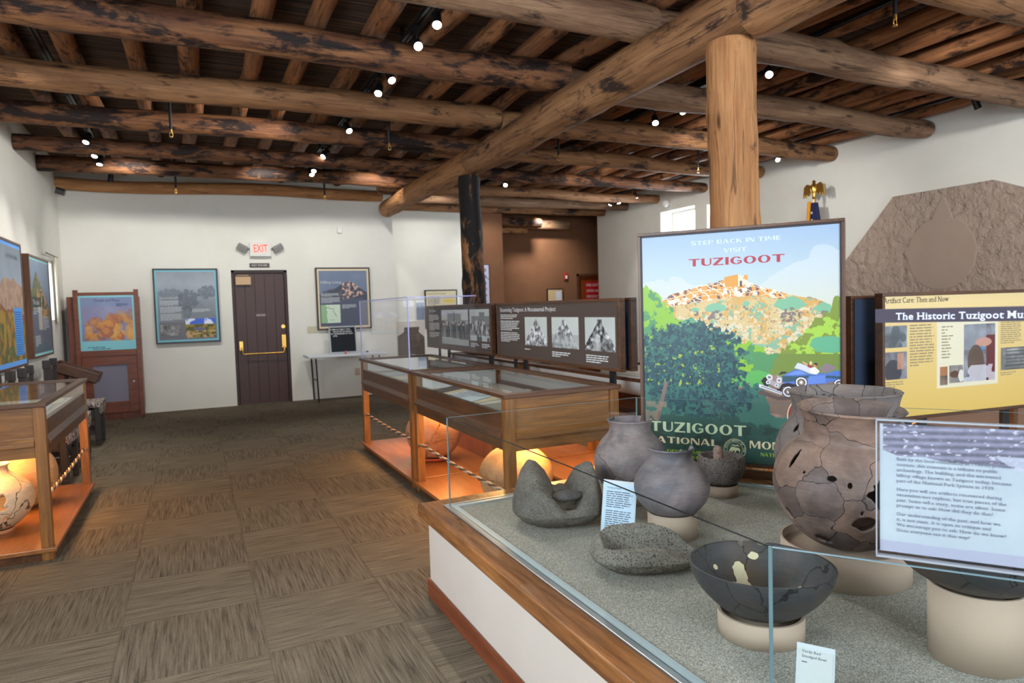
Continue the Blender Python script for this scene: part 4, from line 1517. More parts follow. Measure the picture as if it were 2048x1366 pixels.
for k, (dy, z) in enumerate(((-.03, 2.52), (-.035, 2.42), (-.02, 2.34), (-.06, 2.32), (-.045, 2.22), (-.02, 2.20), (-.07, 2.14))):
    m3.prism([(-dy + .02 * (1 if a % 2 == 0 else .42) * math.sin(a * PI / 5), z + .02 * (1 if a % 2 == 0 else .42) * math.cos(a * PI / 5)) for a in range(10)], .075 + .0042 * k, .085 + .0042 * k, 0, Matrix(((0, 0, -1, 0), (-1, 0, 0, 0), (0, 1, 0, 0), (0, 0, 0, 1))))
m3.build('white_stars', PAPER, t)

# ================================================================== DISPLAY CASES
CW, CL = .73, 1.71
XZ = Matrix(((1, 0, 0, 0), (0, 0, 1, 0), (0, 1, 0, 0), (0, 0, 0, 1)))


def display_case(label, loc, rotz, power=9.0):
    """oak table case: local x=0 is the long viewing side, y runs along it"""
    t = thing('display_case', label, 'display case', loc, rotz, 'oak table display cases')
    pw = .058
    for x in (0, CW - pw):
        for y in (0, CL - pw):
            MB().box(x, x + pw, y, y + pw, 0, .90).build('leg', OAK('Z'), t, bevel=.003)
    m = MB()
    for z0, z1, o in ((.605, .672, .012), (.76, .815, .010)):
        m.box(o, o + .03, pw, CL - pw, z0, z1).box(CW - o - .03, CW - o, pw, CL - pw, z0, z1)
    m.build('side_rail', WALNUT('Y'), t, bevel=.002)
    m = MB()
    for x, s in ((0, 1), (CW, -1)):
        m.prism([(x - .016 * s, .674), (x + .03 * s, .672), (x + .03 * s, .762), (x + .010 * s, .762), (x + .010 * s, .722), (x - .016 * s, .692)], pw, CL - pw, 0, XZ)
    m.build('side_moulding', WALNUT('Y'), t, bevel=.002)
    for y0, y, s in ((.010, 0, 1), (CL - .042, CL, -1)):
        m = MB().box(pw, CW - pw, y0, y0 + .032, .605, .672).box(pw, CW - pw, y0 + .004, y0 + .028, .755, .838).box(pw, CW - pw, y0 + .004, y0 + .028, .838, .90)
        m.prism([(y - .016 * s, .674), (y + .03 * s, .672), (y + .03 * s, .757), (y + .010 * s, .757), (y + .010 * s, .722), (y - .016 * s, .692)], pw, CW - pw, 0, Matrix(((0, 0, 1, 0), (1, 0, 0, 0), (0, 1, 0, 0), (0, 0, 0, 1))))
        m.build('end_board', OAK('X'), t, bevel=.002)
    m = MB()
    ov = .012
    m.frame([(-ov, -ov), (CW + ov, -ov), (CW + ov, CL + ov), (-ov, CL + ov)], [(.045, .05), (CW - .045, .05), (CW - .045, CL - .05), (.045, CL - .05)], .90, .924)
    m.build('top_rim', WALNUT('X'), t, bevel=.003)
    MB().box(.04, CW - .04, .045, CL - .045, .908, .914).build('glass_top', GLASS, t)
    MB().box(.006, .010, pw, CL - pw, .815, .90).box(CW - .010, CW - .006, pw, CL - pw, .815, .90).build('glass_side', GLASS, t)
    MB().box(.03, CW - .03, .04, CL - .04, .765, .785).build('tray', plain('tray_grey', (206, 200, 190), .8), t)
    MB().box(-.02, CW + .02, -.02, CL + .02, .052, .076).build('platform', PLAT('Y'), t, bevel=.003)
    MB().box(.01, CW - .01, .01, CL - .01, 0, .052).build('base_rail', WALNUT('Y'), t)
    MB().box(CW - .018, CW - .013, pw, CL - pw, .786, .90).box(pw, CW - pw, CL - .052, CL - .046, .786, .90).build('reflection_board', plain('pale_reflection', (214, 214, 210), .7), t)  # added pale boards paint in the whitish reflection on the case glass
    pts, n = [], 60
    for k in range(2):
        pts = []
        for i in range(n + 1):
            a = i * 1.05 + k * PI
            pts.append((.029 + .0065 * math.cos(a), pw + (CL - 2 * pw) * i / n, .365 - .012 * math.sin(PI * i / n) + .0065 * math.sin(a)))
        MB().tube(pts, .0065, 6).build('barrier_rope', plain('rope_light' if k else 'rope_dark', (196, 172, 150) if k else (92, 66, 54), .8), t)
    MB().box(.10, .16, .12, CL - .12, .745, .760).build('lamp_strip', PLASTIC, t)
    l = bpy.data.lights.new('case_lamp', 'AREA')
    l.shape, l.size, l.size_y, l.energy, l.color = 'RECTANGLE', .35, CL - .5, power * .85, (1.0, .50, .17)
    lo = bpy.data.objects.new('case_lamp', l)
    COL.objects.link(lo)
    lo.parent = t
    lo.location = (.42, CL / 2, .60)
    lo.rotation_euler = (0, .45, 0)
    return t


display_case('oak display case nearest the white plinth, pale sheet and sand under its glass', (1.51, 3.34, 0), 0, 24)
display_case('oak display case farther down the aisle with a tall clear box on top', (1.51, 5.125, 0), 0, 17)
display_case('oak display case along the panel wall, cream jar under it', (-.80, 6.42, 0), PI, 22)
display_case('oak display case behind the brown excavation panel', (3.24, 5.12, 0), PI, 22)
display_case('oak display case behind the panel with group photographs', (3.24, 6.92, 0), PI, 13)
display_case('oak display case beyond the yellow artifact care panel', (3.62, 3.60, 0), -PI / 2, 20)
tag(MB().box(2.26, 2.29, 5.2, 7.0, 0.0, .62).build('wood_partition', REDWOOD('Z')), 'orange-lit red-brown board standing behind the far aisle case', 'board')

# clear box on the far case
t = thing('acrylic_box', 'tall clear acrylic box with bluish edges over the far aisle case', 'acrylic cover', (1.52, 5.15, .9245))
bw, bl, bh = .57, 1.66, .565
for x0, x1, y0, y1, z0, z1 in ((0, .006, 0, bl, 0, bh), (bw - .006, bw, 0, bl, 0, bh), (.006, bw - .006, 0, .006, 0, bh), (.006, bw - .006, bl - .006, bl, 0, bh), (0, bw, 0, bl, bh, bh + .006)):
    MB().box(x0, x1, y0, y1, z0, z1).build('acrylic_pane', ACRYL, t)
m = MB()
e = .0045
for x in (0,):
    for y in (0, bl):
        m.box(x - e, x + e, y - e, y + e, 0, bh + .006)
for x in (0, bw):
    m.box(x - e * .7, x + e * .7, 0, bl, bh + .002, bh + .008)
for y in (0, bl):
    m.box(0, bw, y - e * .7, y + e * .7, bh + .002, bh + .008)
m.build('polished_edge', EDGEBL, t)

# contents under the glass
def sheet(name, label, poly, z, dz, mat, cat='label sheet'):
    return tag(MB().prism(poly, z, z + dz).build(name, mat), label, cat)


sheet('sand_bed', 'pale sand spread in the tray of the near aisle case', [(1.56, 3.40), (2.18, 3.40), (2.18, 3.98), (1.56, 3.92)], .786, .006, SAND, 'sand')['kind'] = 'stuff'
sheet('caption_board', 'cream caption board in the near aisle case, under the pale blue sheet', [(1.555, 4.0), (2.02, 4.2), (2.02, 4.95), (1.555, 4.95)], .786, .006, plain('cream_board', (222, 206, 172), .6))
t = thing('caption_strip', 'dark printed strip lying on the cream board in the near aisle case', 'label sheet', (1.575, 4.62, .793))
MB().prism([(0, 0), (.28, .20), (.28, .38), (0, .20)], 0, .003).build('strip', plain('dark_print', (84, 74, 70), .6), t)
t = thing('caption_sheet', 'pale blue-white caption sheet with map contours in the near aisle case', 'label sheet', (1.56, 4.02, .7935))
SH = [(0, 0), (.36, .30), (.35, .66), (0, .46)]
MB().prism(SH, 0, .004).build('sheet', plain('pale_blue_sheet', (206, 220, 228), .5), t)
m = MB()
for k in range(6):
    pts = [(.16 + .024 * k + .01 * math.sin(a * .6 + k), .18 + .02 * k + .018 * a, .0045) for a in range(9)]
    m.tube(pts, .0012, 4)
m.build('contour_lines', GR, t)
m = MB()
for k in range(7):
    m.box(.04 + .03 * k, .05 + .03 * k, .24 + .02 * k, .46 + .02 * k - .02 * (k % 3), .004, .0048)
m.build('lettering', GR, t)
bits = []
for k in range(26):
    rr = random.Random(k + 50)
    x, y = rr.uniform(1.62, 2.1), rr.uniform(3.44, 3.66)
    r = rr.uniform(.008, .017)
    m = MB().prism([(r * (1 + .4 * math.sin(k + a)) * math.cos(a), r * .6 * math.sin(a)) for a in (0, .9, 1.9, 3.0, 4.1, 5.2)], 0, .006)
    o = m.build('stone_flake', plain('flake_brown', (112, 92, 78), .8), None, (x, y, .7925), rr.uniform(0, 3))
    tag(o, 'small stone flake on the sand of the near aisle case', 'stone flake', 'stone flakes on the sand')
for k, (x, y, w, h, c) in enumerate(((1.60, 5.3, .26, .40, (214, 226, 236)), (1.60, 5.78, .30, .34, (236, 232, 220)), (1.62, 6.2, .24, .36, (196, 208, 222)))):
    sheet('caption_sheet', ('pale blue sheet at the near end under the glass of the far aisle case', 'cream sheet midway under the glass of the far aisle case', 'grey-blue sheet at the far end under the glass of the far aisle case')[k], [(x, y), (x + w, y + .03), (x + w - .02, y + h), (x - .01, y + h - .03)], .786, .004, plain('sheet%d' % k, c, .6))
for k, (x, y, w, h, c) in enumerate(((-1.30, 4.95, .34, .42, (226, 226, 220)), (-1.32, 5.5, .40, .34, (210, 222, 232)), (-1.2, 5.95, .30, .32, (230, 224, 204)))):
    sheet('caption_sheet', ('white sheet at the near end under the glass of the panel-wall case', 'pale blue sheet midway in the panel-wall case', 'cream sheet at the far end of the panel-wall case')[k], [(x, y), (x + w, y + .03), (x + w - .02, y + h), (x - .01, y + h - .03)], .786, .004, plain('sheetb%d' % k, c, .6))

# ================================================================== PANELS BETWEEN THE CASES
BROWNBD = rgb(82, 68, 62)


def bw_hill(p, u0, u1, v0, v1, apex, wdt, seed, tower=False, dark=.28):
    U, V = (p.u - u0) / (u1 - u0), (p.v - v0) / (v1 - v0)
    m = p.box(u0, u1, v0, v1)
    sky = .78 + .08 * fb(p.u, p.a, 6, 3, seed)
    p.fill(m, np.stack([sky * .97, sky, sky * .98], -1))
    hill = V < .95 - np.abs(U - apex) / wdt + .05 * (fb(p.u, p.a, 30, 3, seed) - .5)
    if tower:
        hill |= (np.abs(U - apex) < .08) & (V < .95)
    n = fb(p.u, p.a, 75, 3, seed + 7)
    k = np.clip(dark - .06 + 1.5 * (n - .5) + .35 * fb(p.u, p.a, 10, 3, seed + 3), .06, .92)
    p.fill(m & hill, np.stack([k, k * 1.01, k * 1.02], -1))
    return m, U, V


def brown_panel(label, y0, W_, lines, group='brown excavation panels'):
    t = thing('info_panel', label, 'info panel', (2.30, y0, .985), -PI / 2, group)
    wall_frame(t, W_, .445, .045, .020, WALNUT('X'))
    return t


EW = 1.81
t = brown_panel('long brown panel headed Excavating Tuzigoot with three hill photographs', 5.22, EW, 0)
p = Pic(EW - .04, .405, 420)
p.c[:] = BROWNBD
for u0, u1, ap, wd, sd_, tw in ((.285, .487, .52, .62, 5, 0), (.528, .739, .46, .62, 15, 0), (.783, .982, .50, .62, 25, 1)):
    mm, U, V = bw_hill(p, u0, u1, .232, .762, ap, wd, sd_, tw, (.52, .56, .40)[sd_ // 10])
    if sd_ == 15:
        p.fill(mm & (V < .45) & (fb(p.u, p.a, 9, 3, 4) > .42), rgb(168, 172, 172), .6)
    if sd_ == 25:
        p.fill(mm & (np.abs(U - .42) < .14 * (1 - V)) & (V < .42), rgb(196, 198, 196), .7)
        p.fill(mm & (U > .52) & (U < .92) & (V < .42 - .2 * (U - .5)), rgb(92, 92, 92), .45)
p.build('printed_picture', t, .006, .02, .02)
m = MB()
letters(m, 'Excavating Tuzigoot: A Monumental Project', .040 * EW, .372, .030, 'serifb', .525 * EW, .0048)
for z, n, sd_ in ((.348, 3, 1), (.298, 6, 2), (.206, 6, 3)):
    text_lines(m, .042 * EW, z, .198 * EW, n, .0138, .5, .0048, sd_)
text_lines(m, .285 * EW, .088, .12 * EW, 1, .0138, .5, .0048, 4)
text_lines(m, .528 * EW, .086, .15 * EW, 3, .0138, .5, .0048, 5)
text_lines(m, .783 * EW, .088, .15 * EW, 4, .0138, .5, .0048, 6)
m.build('lettering', WT, t)
for y in (.42, 1.65):
    MB().box(y - .022, y + .022, .046, .066, -.975, .10).build('support_post', BLACK, t)
t = brown_panel('shorter brown panel headed The Crew with two group photographs', 7.10, 1.76, 0)
CWD = 1.76
p = Pic(CWD - .04, .405, 400)
p.c[:] = BROWNBD
u0, u1, v0, v1 = .266, .697, .088, .934
mm = p.box(u0, u1, v0, v1)
U, V = (p.u - u0) / (u1 - u0), (p.v - v0) / (v1 - v0)
p.fill(mm, rgb(204, 210, 206))
p.fill(mm & (V < .70) & (V > .2), rgb(120, 126, 124), .75)
p.fill(mm & (U > .24) & (U < .76) & (V > .5) & (V < .90), rgb(142, 148, 148))
n1 = fb(p.u * 4.2, p.a * .5, 26, 3, 4)
crowd = mm & (V < .62 + .12 * fb(p.u, p.a * .1, 40, 2, 8)) & (V > .16 + .05 * (1 - U))
k = np.clip(.38 + 1.1 * (n1 - .5), .05, .9)
p.fill(crowd, np.stack([k * .98, k, k], -1))
heads = crowd & (V > .55)
p.fill(heads & (fb(p.u, p.a, 60, 2, 77) > .55), rgb(190, 190, 186))
p.fill(mm & (V < .17), rgb(170, 176, 174))
p.fill(mm & (np.abs(U - .5) < .012) & (V > .6) & (V < .96), rgb(90, 92, 92))
u0, u1, v0, v1 = .72, .985, .226, .932
mm = p.box(u0, u1, v0, v1)
U, V = (p.u - u0) / (u1 - u0), (p.v - v0) / (v1 - v0)
p.fill(mm, rgb(196, 204, 202))
p.fill(mm & (V < .78) & (V > .3) & (U > .1), rgb(120, 124, 124), .8)
p.fill(mm & (U > .5) & (U < .78) & (V < .9) & (V > .4), rgb(132, 136, 136))
k = np.clip(.5 + 1.3 * (fb(p.u * 1.8, p.a, 40, 3, 24) - .5), .08, .92)
p.fill(mm & (V < .68 - .3 * np.abs(U - .5)) & (V > .18), np.stack([k, k, k], -1))
p.fill(mm & (V < .2) & (fb(p.u, p.a, 30, 2, 3) > .6), rgb(90, 90, 88))
p.build('printed_picture', t, .006, .02, .02)
m = MB()
letters(m, 'The Crew', .048 * CWD, .378, .030, 'serifb', .125 * CWD, .0048)
for z, n, sd_ in ((.348, 5, 1), (.265, 6, 2), (.165, 4, 3)):
    text_lines(m, .046 * CWD, z, .19 * CWD, n, .0143, .5, .0048, sd_ + 20)
text_lines(m, .722 * CWD, .092, .115 * CWD, 3, .0143, .5, .0048, 31)
text_lines(m, .873 * CWD, .092, .11 * CWD, 3, .0143, .5, .0048, 32)
m.build('lettering', WT, t)
for y in (.54, 1.64):
    MB().box(y - .022, y + .022, .046, .066, -.975, .10).build('support_post', BLACK, t)
# their twins facing the other way
for y0, W_, lb in ((3.41, EW, 'back of the walnut panel standing behind the excavation panel'), (5.345, 1.76, 'back of the walnut panel standing behind the group-photograph panel')):
    t = thing('info_panel', lb, 'info panel', (2.43, y0, .985), PI / 2)
    wall_frame(t, W_, .445, .045, .020, WALNUT('X'))
    MB().box(.02, W_ - .02, .0455, .048, .02, .425).build('backing', FOAM, t)
    for y in (.2, W_ - .2):
        MB().box(y - .022, y + .022, .049, .062, -.985, .10).build('support_post', BLACK, t)

# yellow panel
YW, YH = 1.72, .735
yrot = math.atan2(-.2, 1.7)
t = thing('info_panel', 'yellow panel headed Artifact Care: Then and Now in a walnut frame', 'info panel', (3.525, 2.60, .675), yrot)
wall_frame(t, YW, YH, .055, .020, WALNUT('X'))
p = Pic(YW - .04, YH - .04, 420)
n = fb(p.u, p.a, 3, 3, 2)
p.c = np.stack([np.interp(p.v, [0, 1], [.90, .92]) + 0 * n, np.interp(p.v, [0, 1], [.76, .82]) + 0 * n, np.interp(p.v, [0, 1], [.40, .60]) + 0 * n], -1)


def photo(u0, u1, v0, v1, base, seed, bwp=False):
    mm = p.box(u0, u1, v0, v1)
    k = .15 + .8 * fb(p.u, p.a, 18, 4, seed)
    p.fill(mm, np.stack([k * base[0], k * base[1], k * base[2]], -1))
    return mm, (p.u - u0) / (u1 - u0), (p.v - v0) / (v1 - v0)


mm, U, V = photo(-.0, .098, .577, .76, (.9, .95, 1.0), 3)
for cu, cv, ru, rv in ((.5, .62, .2, .4), (.85, .45, .14, .2), (.12, .42, .14, .18), (.3, .12, .12, .14), (.7, .1, .1, .12)):
    p.fill(mm & (((U - cu) / ru) ** 2 + ((V - cv) / rv) ** 2 < 1), rgb(84, 92, 96), .85)
mm, U, V = photo(-.0, .1, .318, .545, (.8, .8, .85), 5)
p.fill(mm & (((U - .38) / .38) ** 2 + ((V - .3) / .42) ** 2 < 1), rgb(66, 66, 74))
p.fill(mm & (U > .55) & (U < .85) & (V > .35) & (V < .95), rgb(206, 150, 116), .8)
p.fill(p.box(.236, .528, .215, .80), rgb(234, 226, 196))
mm, U, V = photo(.362, .515, .25, .74, (.9, .9, .95), 7)
p.fill(mm & (V > .55) & (U < .7), rgb(150, 158, 166), .6)
p.fill(mm & (U > .72) & (V < .8), rgb(104, 38, 44))
p.fill(mm & (((U - .62) / .26) ** 2 + ((V - .68) / .08) ** 2 < 1), rgb(200, 150, 132))
p.fill(mm & (((U - .55) / .07) ** 2 + ((V - .56) / .05) ** 2 < 1), rgb(80, 140, 196))
p.fill(mm & (((U - .38) / .26) ** 2 + ((V - .34) / .3) ** 2 < 1), rgb(92, 70, 56), .9)
p.fill(mm & (V < .28) & (fb(p.u, p.a, 14, 3, 17) > .45), rgb(216, 214, 222), .8)
mm, U, V = photo(.25, .286, .237, .393, (.95, .8, .7), 9)
p.fill(mm & (V > .5), rgb(190, 128, 84), .8)
mm, U, V = photo(.292, .36, .245, .396, (.85, .82, .8), 11)
p.fill(mm & (((U - .4) / .36) ** 2 + ((V - .5) / .2) ** 2 < 1), rgb(96, 66, 54))
p.fill(mm & (((U - .85) / .2) ** 2 + ((V - .4) / .35) ** 2 < 1), rgb(226, 222, 210))
mm, U, V = photo(.543, .70, .322, .52, (1, 1, 1), 13)
p.fill(mm & (np.sin(V * 40) > .2) & (U > .15), rgb(70, 74, 72), .7)
p.build('printed_picture', t, .006, .02, .02, .32)
m = MB()
letters(m, 'Artifact Care: Then and Now', .015, .677, .030, 'serif', .49, .0048)
m.build('title', DK, t)
m = MB()
K = YW - .04
text_lines(m, .02 + .111 * K, .02 + .76 * .695, .112 * K, 15, .0165, .45, .0048, 1)
for i in range(11):
    text_lines(m, .02 + .256 * K, .02 + (.735 - .026 * i) * .695, (.098 - .02 * (i % 3)) * K, 1, .016, .42, .0048, 30 + i)
text_lines(m, .02 + .541 * K, .02 + .80 * .695, .105 * K, 14, .0125, .45, .0048, 3)
text_lines(m, .02 + .541 * K, .02 + .305 * .695, .09 * K, 2, .0125, .45, .0048, 4)
text_lines(m, .02, .02 + .30 * .695, .085 * K, 3, .0135, .45, .0048, 5)
m.build('lettering', plain('olive_lettering', (158, 142, 104), .5), t)
for x in (.25, 1.45):
    MB().box(x - .03, x + .03, .056, .08, -.675, .2).build('support_post', BLACK, t)
t = thing('info_panel', 'walnut-framed panel back with dark blue cloth behind the yellow panel', 'info panel', (5.20, 2.62, .80), PI + yrot)
wall_frame(t, YW, .60, .05, .020, WALNUT('X'))
MB().box(.02, YW - .02, .0505, .056, .02, .58).build('backing', FOAM, t)
for x in (.5, 1.2):
    MB().box(x - .03, x + .03, .0565, .08, -.80, .2).build('support_post', BLACK, t)

# ================================================================== THE LOW PLINTH
def offs(poly, d):
    """offset a counter-clockwise polygon outward by d"""
    n = len(poly)
    out = []
    for i in range(n):
        p0, p1, p2 = Vector(poly[i - 1]), Vector(poly[i]), Vector(poly[(i + 1) % n])
        a, b = (p1 - p0).normalized(), (p2 - p1).normalized()
        na, nb = Vector((a.y, -a.x)), Vector((b.y, -b.x))
        k = (na + nb) / (1 + na.dot(nb))
        out.append(tuple(p1 + k * d))
    return out


GD = Vector((.5888, -.8083))          # direction of the two slanting sides
GP = [(1.077, 1.053), tuple(Vector((1.077, 1.053)) + GD * 2.0), tuple(Vector((2.185, 3.085)) + GD * 2.0), (2.185, 3.085), (1.077, 3.055)]
ZP = .454
t = thing('exhibit_plinth', 'low angular white plinth with wooden rim and sand top in the foreground', 'plinth', (0, 0, 0))
MB().prism(offs(GP, .086), 0.0, .393).build('plinth_wall', PLINTHP, t)
MB().frame(offs(GP, .099), offs(GP, .087), 0, .088).build('plinth_baseboard', REDWOOD('Y'), t, bevel=.004)
m = MB()
o1, o2 = offs(GP, .127), offs(GP, .028)
m.frame(o1, o2, .393, ZP)
m.build('wood_rim', CAPWOOD('Y'), t, bevel=.005)
m = MB().frame(offs(GP, .0279), offs(GP, .006), .40, ZP + .004)
m.build('metal_channel', ALU, t, bevel=.002)
m = MB().frame(offs(GP, -.0005), offs(GP, -.028), .40, ZP + .003)
m.build('inner_channel', plain('pale_channel', (176, 192, 196), .35, .4), t)
m = MB().prism(offs(GP, -.0285), .394, .450)
m.build('sand_top', SAND, t)

t = thing('glass_vitrine', 'open-topped low glass enclosure standing on the white plinth', 'glass case', (0, 0, 0))
zg0, zg1 = ZP - .05, .879
ge = MB()
for i in range(5):
    a, b = Vector(GP[i]), Vector(GP[(i + 1) % 5])
    d = (b - a).normalized()
    nn = Vector((d.y, -d.x))
    a2, b2 = a + d * .004, b - d * .004
    q4 = [a2 - nn * .0, b2 - nn * .0, b2 + nn * .006, a2 + nn * .006]
    q4 = [tuple(v) for v in q4]
    MB().prism(q4, ZP - .01, zg1).build('glass_pane', GLASS, t)
    m = MB().prism(q4, zg1, zg1 + .0012)
    m.build('polished_edge', (EDGELT, EDGEMID, EDGEMID, EDGEMID, EDGE)[i], t)  # same glass all round; each side's edge reflection is put into its colour
    c = a + nn * .003
    MB().tube([(c.x, c.y, ZP - .01), (c.x, c.y, zg1 + .001)], .0042, 8).build('corner_seam', EDGEMID, t)

# acrylic sign on the slanting front glass
SD = Vector(GP[0]) + GD * .196
t = thing('acrylic_sign', 'clear acrylic sign with dark title bar and printed text sheet on the front glass', 'sign', (SD.x, SD.y, .880), math.atan2(GD.y, GD.x))
SW = .305
MB().box(0, SW, -.004, .004, .002, .493).build('acrylic_panel', ACRYL, t)
m = MB().box(0, SW, -.0055, -.0042, .467, .493)
tb = m.build('title_bar', plain('slate_bar', (58, 52, 66), .4), t)
m = MB()
letters(m, 'The Historic Tuzigoot Museum', .034, .4725, .0125, 'serifb', .236, -.0062)
m.build('title_lettering', plain('lilac_white', (214, 220, 240), .5), tb)
m = MB().box(0, SW, -.016, -.013, .016, .282).box(0, SW, -.0085, -.0055, .016, .282)
m.build('sheet_holder', ACRYL, t)
m = MB()
for x0, x1, z0, z1 in ((0, SW, .280, .283), (0, SW, .014, .018), (0, .0025, .016, .282), (SW - .0025, SW, .016, .282)):
    m.box(x0, x1, -.017, -.005, z0, z1)
m.build('holder_edge', plain('holder_edge', (150, 156, 164), .15), t)
p = Pic(SW - .014, .248, 240)
n = fb(p.u, p.a, 3, 4, 2)
p.c = np.stack([.64 + .08 * (n - .5), .69 + .08 * (n - .5), .71 + .06 * (n - .5)], -1)
top = p.below([(0, .80), (.1, .76), (1, .70)], .02, 8)
roof = ~top
lg = np.sin((p.v - .05 * p.u) * 120) * .5 + .5
k = .34 + .16 * lg + .12 * (fb(p.u, p.a, 30, 3, 5) - .5)
p.fill(roof & (p.u > .02), np.stack([k * 1.0, k * 1.0, k * 1.15], -1), .95)
p.fill(roof & (fb(p.u * 1.0, p.a * 2.4, 34, 2, 9) > .74), rgb(190, 194, 206), .8)
p.fill((p.v > .7) & (p.v < .80) & (p.u > .62 + (.80 - p.v) * 1.2), rgb(170, 176, 188), .8)
p.fill(p.v < .07 + .03 * n, rgb(150, 154, 172), .8)
p.build('text_sheet', t, -.012, .007, .026)
m = MB()
TL = ['Built by the local community in 1936 to promote', 'tourism, this museum is a tribute to public', 'archeology. The building, and the excavated', 'hilltop village known as Tuzigoot today, became', 'part of the National Park System in 1939.', '',
      'Here you will see artifacts recovered during', 'excavation-not replicas, but true pieces of the', 'past. Some tell a story, some are silent. Some', 'prompt us to ask: How did they do that?', '',
      'Our understanding of the past, and how we', 'it, is not static. It is open to critique and', 'We encourage you to ask: How do we know?', 'Does everyone see it that way?']
z = .2045
for s in TL:
    if s:
        letters(m, s, .035, z, .0058, 'serif', None, -.0132, 'l', 0, 1.02)
        z -= .0104
    else:
        z -= .0062
m.build('sheet_lettering', plain('slate_text', (92, 100, 118), .6), t)

# ------------------------------------------------------------------ tall poster
PWD, PHT = 1.053, 1.28
prot = math.atan2(2.358 - 3.20, 2.926 - 2.293)
t = thing('tall_poster', 'tall framed travel poster reading Tuzigoot with hilltop ruin and blue car', 'poster', (2.293, 3.20, .505), prot)
wall_frame(t, PWD, PHT, .05, .016, WALNUT('Z'))
m = MB()
for x0, x1, z0, z1 in ((.016, .024, .016, PHT - .016), (PWD - .024, PWD - .016, .016, PHT - .016), (.016, PWD - .016, PHT - .026, PHT - .016), (.016, PWD - .016, .016, .022)):
    m.box(x0, x1, .002, .009, z0, z1)
m.build('shadow_gap', plain('black_gap', (26, 20, 34), .5), t)
for x in (.06, PWD - .10):
    MB().box(x, x + .04, .006, .046, -.505, -.0005).build('foot', WALNUT('Z'), t)
MB().box(.10, PWD - .10, .012, .040, -.10, -.02).build('bottom_stretcher', WALNUT('X'), t)
p = Pic(PWD, PHT, 520)
u, v, a = p.u, p.v, p.a
sky = np.stack([np.interp(v, [.62, .8, 1], [196, 178, 150]), np.interp(v, [.62, .8, 1], [206, 196, 174]), np.interp(v, [.62, .8, 1], [184, 202, 204])], -1) / 255
p.c = sky
cl = p.below([(0, .78), (.1, .795), (.2, .80), (.28, .765), (.6, .75), (.68, .80), (.74, .83), (.84, .85), (.87, .90), (.92, .91), (.97, .885), (1, .90)], .05, 14, 41)
cc = np.stack([np.interp(v, [.66, .8, .93], [206, 196, 186]), np.interp(v, [.66, .8, .93], [206, 204, 200]), np.interp(v, [.66, .8, .93], [190, 206, 218])], -1) / 255
p.fill(cl & (v > .6), cc, .85)
PROF = [(0, .62), (.139, .709), (.176, .729), (.268, .750), (.358, .763), (.446, .781), (.56, .772), (.61, .752), (.70, .728), (.762, .707), (.87, .696), (.934, .668), (1, .63)]
mt = p.below(PROF, .012, 40, 2)
n1, n2, n3 = fb(u, a, 42, 4, 3), fb(u, a, 80, 3, 13), fb(u, a, 22, 4, 23)
p.fill(mt, rgb(206, 180, 126))
p.fill(mt & (n3 + .35 * (v - .58) > .56), rgb(204, 160, 88))
p.fill(mt & (n1 > .62) & (v < .66), rgb(214, 198, 164))
p.fill(mt & (n2 > .70), rgb(160, 128, 100))
p.fill(mt & (fb(u, a, 44, 4, 33) > .635), rgb(128, 172, 142))
p.fill(mt & (fb(u, a, 52, 4, 35) > .645) & (v < .63), rgb(212, 198, 168))
for cu, cv, ru, rv in ((.40, .665, .055, .020), (.755, .675, .07, .028), (.30, .66, .02, .01), (.55, .68, .018, .012), (.92, .655, .05, .02)):
    p.fill(mt & p.blob(cu, cv, ru, rv, .3, 30, 3), rgb(122, 176, 142))
    p.fill(mt & p.blob(cu, cv - rv * 1.6, ru * .7, rv, .5, 60, 8) & (n2 > .5), rgb(124, 108, 104))
ru_ = mt & (v > np.interp(u, [0, .14, .3, .45, .6, .72, .8], [.69, .672, .69, .705, .715, .695, .70])) & (u < .74) & (u > .12)
p.fill(ru_, rgb(222, 150, 66))
wz = .12 * fb(u, a, 14, 3, 61)
wl = (np.abs(np.sin((u * 1.6 + v * 2.2 + wz) * 34)) < .16) | (np.abs(np.sin((u * .5 - v * 3.6 + wz) * 40)) < .16) | (fb(u, a, 40, 3, 62) > .64)
p.fill(ru_ & (fb(u * 1.4, a, 46, 2, 6) > .60), rgb(112, 78, 74))
p.fill(ru_ & wl, rgb(236, 222, 196))
p.fill(p.poly([(.452, .752), (.447, .793), (.515, .803), (.518, .752)]), rgb(214, 146, 52))
p.fill(p.poly([(.515, .752), (.515, .803), (.535, .792), (.545, .80), (.562, .798), (.562, .765)]), rgb(232, 218, 188))
p.fill(p.poly([(.538, .785), (.545, .80), (.562, .797), (.562, .775)]), rgb(216, 150, 70))
p.fill(p.poly([(.524, .752), (.524, .775), (.534, .775), (.534, .75)]), rgb(92, 66, 66))
# mid and left trees
BR, MG, DG, OL, TE = rgb(134, 182, 50), rgb(80, 140, 88), rgb(46, 96, 92), rgb(122, 140, 52), rgb(96, 166, 128)
lt = p.below([(0, .775), (.06, .76), (.111, .735), (.13, .70), (.185, .67), (.19, .63), (.25, .615), (.29, .56), (.31, .50)], .05, 46, 7) & (u < .31)
p.fill(lt, BR)
p.fill(lt & (fb(u, a, 26, 4, 51) > .52), MG)
p.fill(p.blob(.26, .585, .05, .04, .3, 24, 9), rgb(92, 156, 118))
md = p.below([(.30, .56), (.355, .575), (.42, .575), (.445, .54), (.52, .52), (.587, .515), (.66, .475), (.73, .445), (.75, .40), (.76, .30)], .055, 46, 17) & (u > .30) & (u < .76)
p.fill(md, BR)
p.fill(md & (fb(u, a, 28, 4, 52) > .54), MG)
p.fill(p.blob(.68, .40, .11, .075, .25, 24, 10), MG)
p.fill(p.blob(.60, .36, .09, .05, .25, 24, 11), rgb(92, 168, 84))
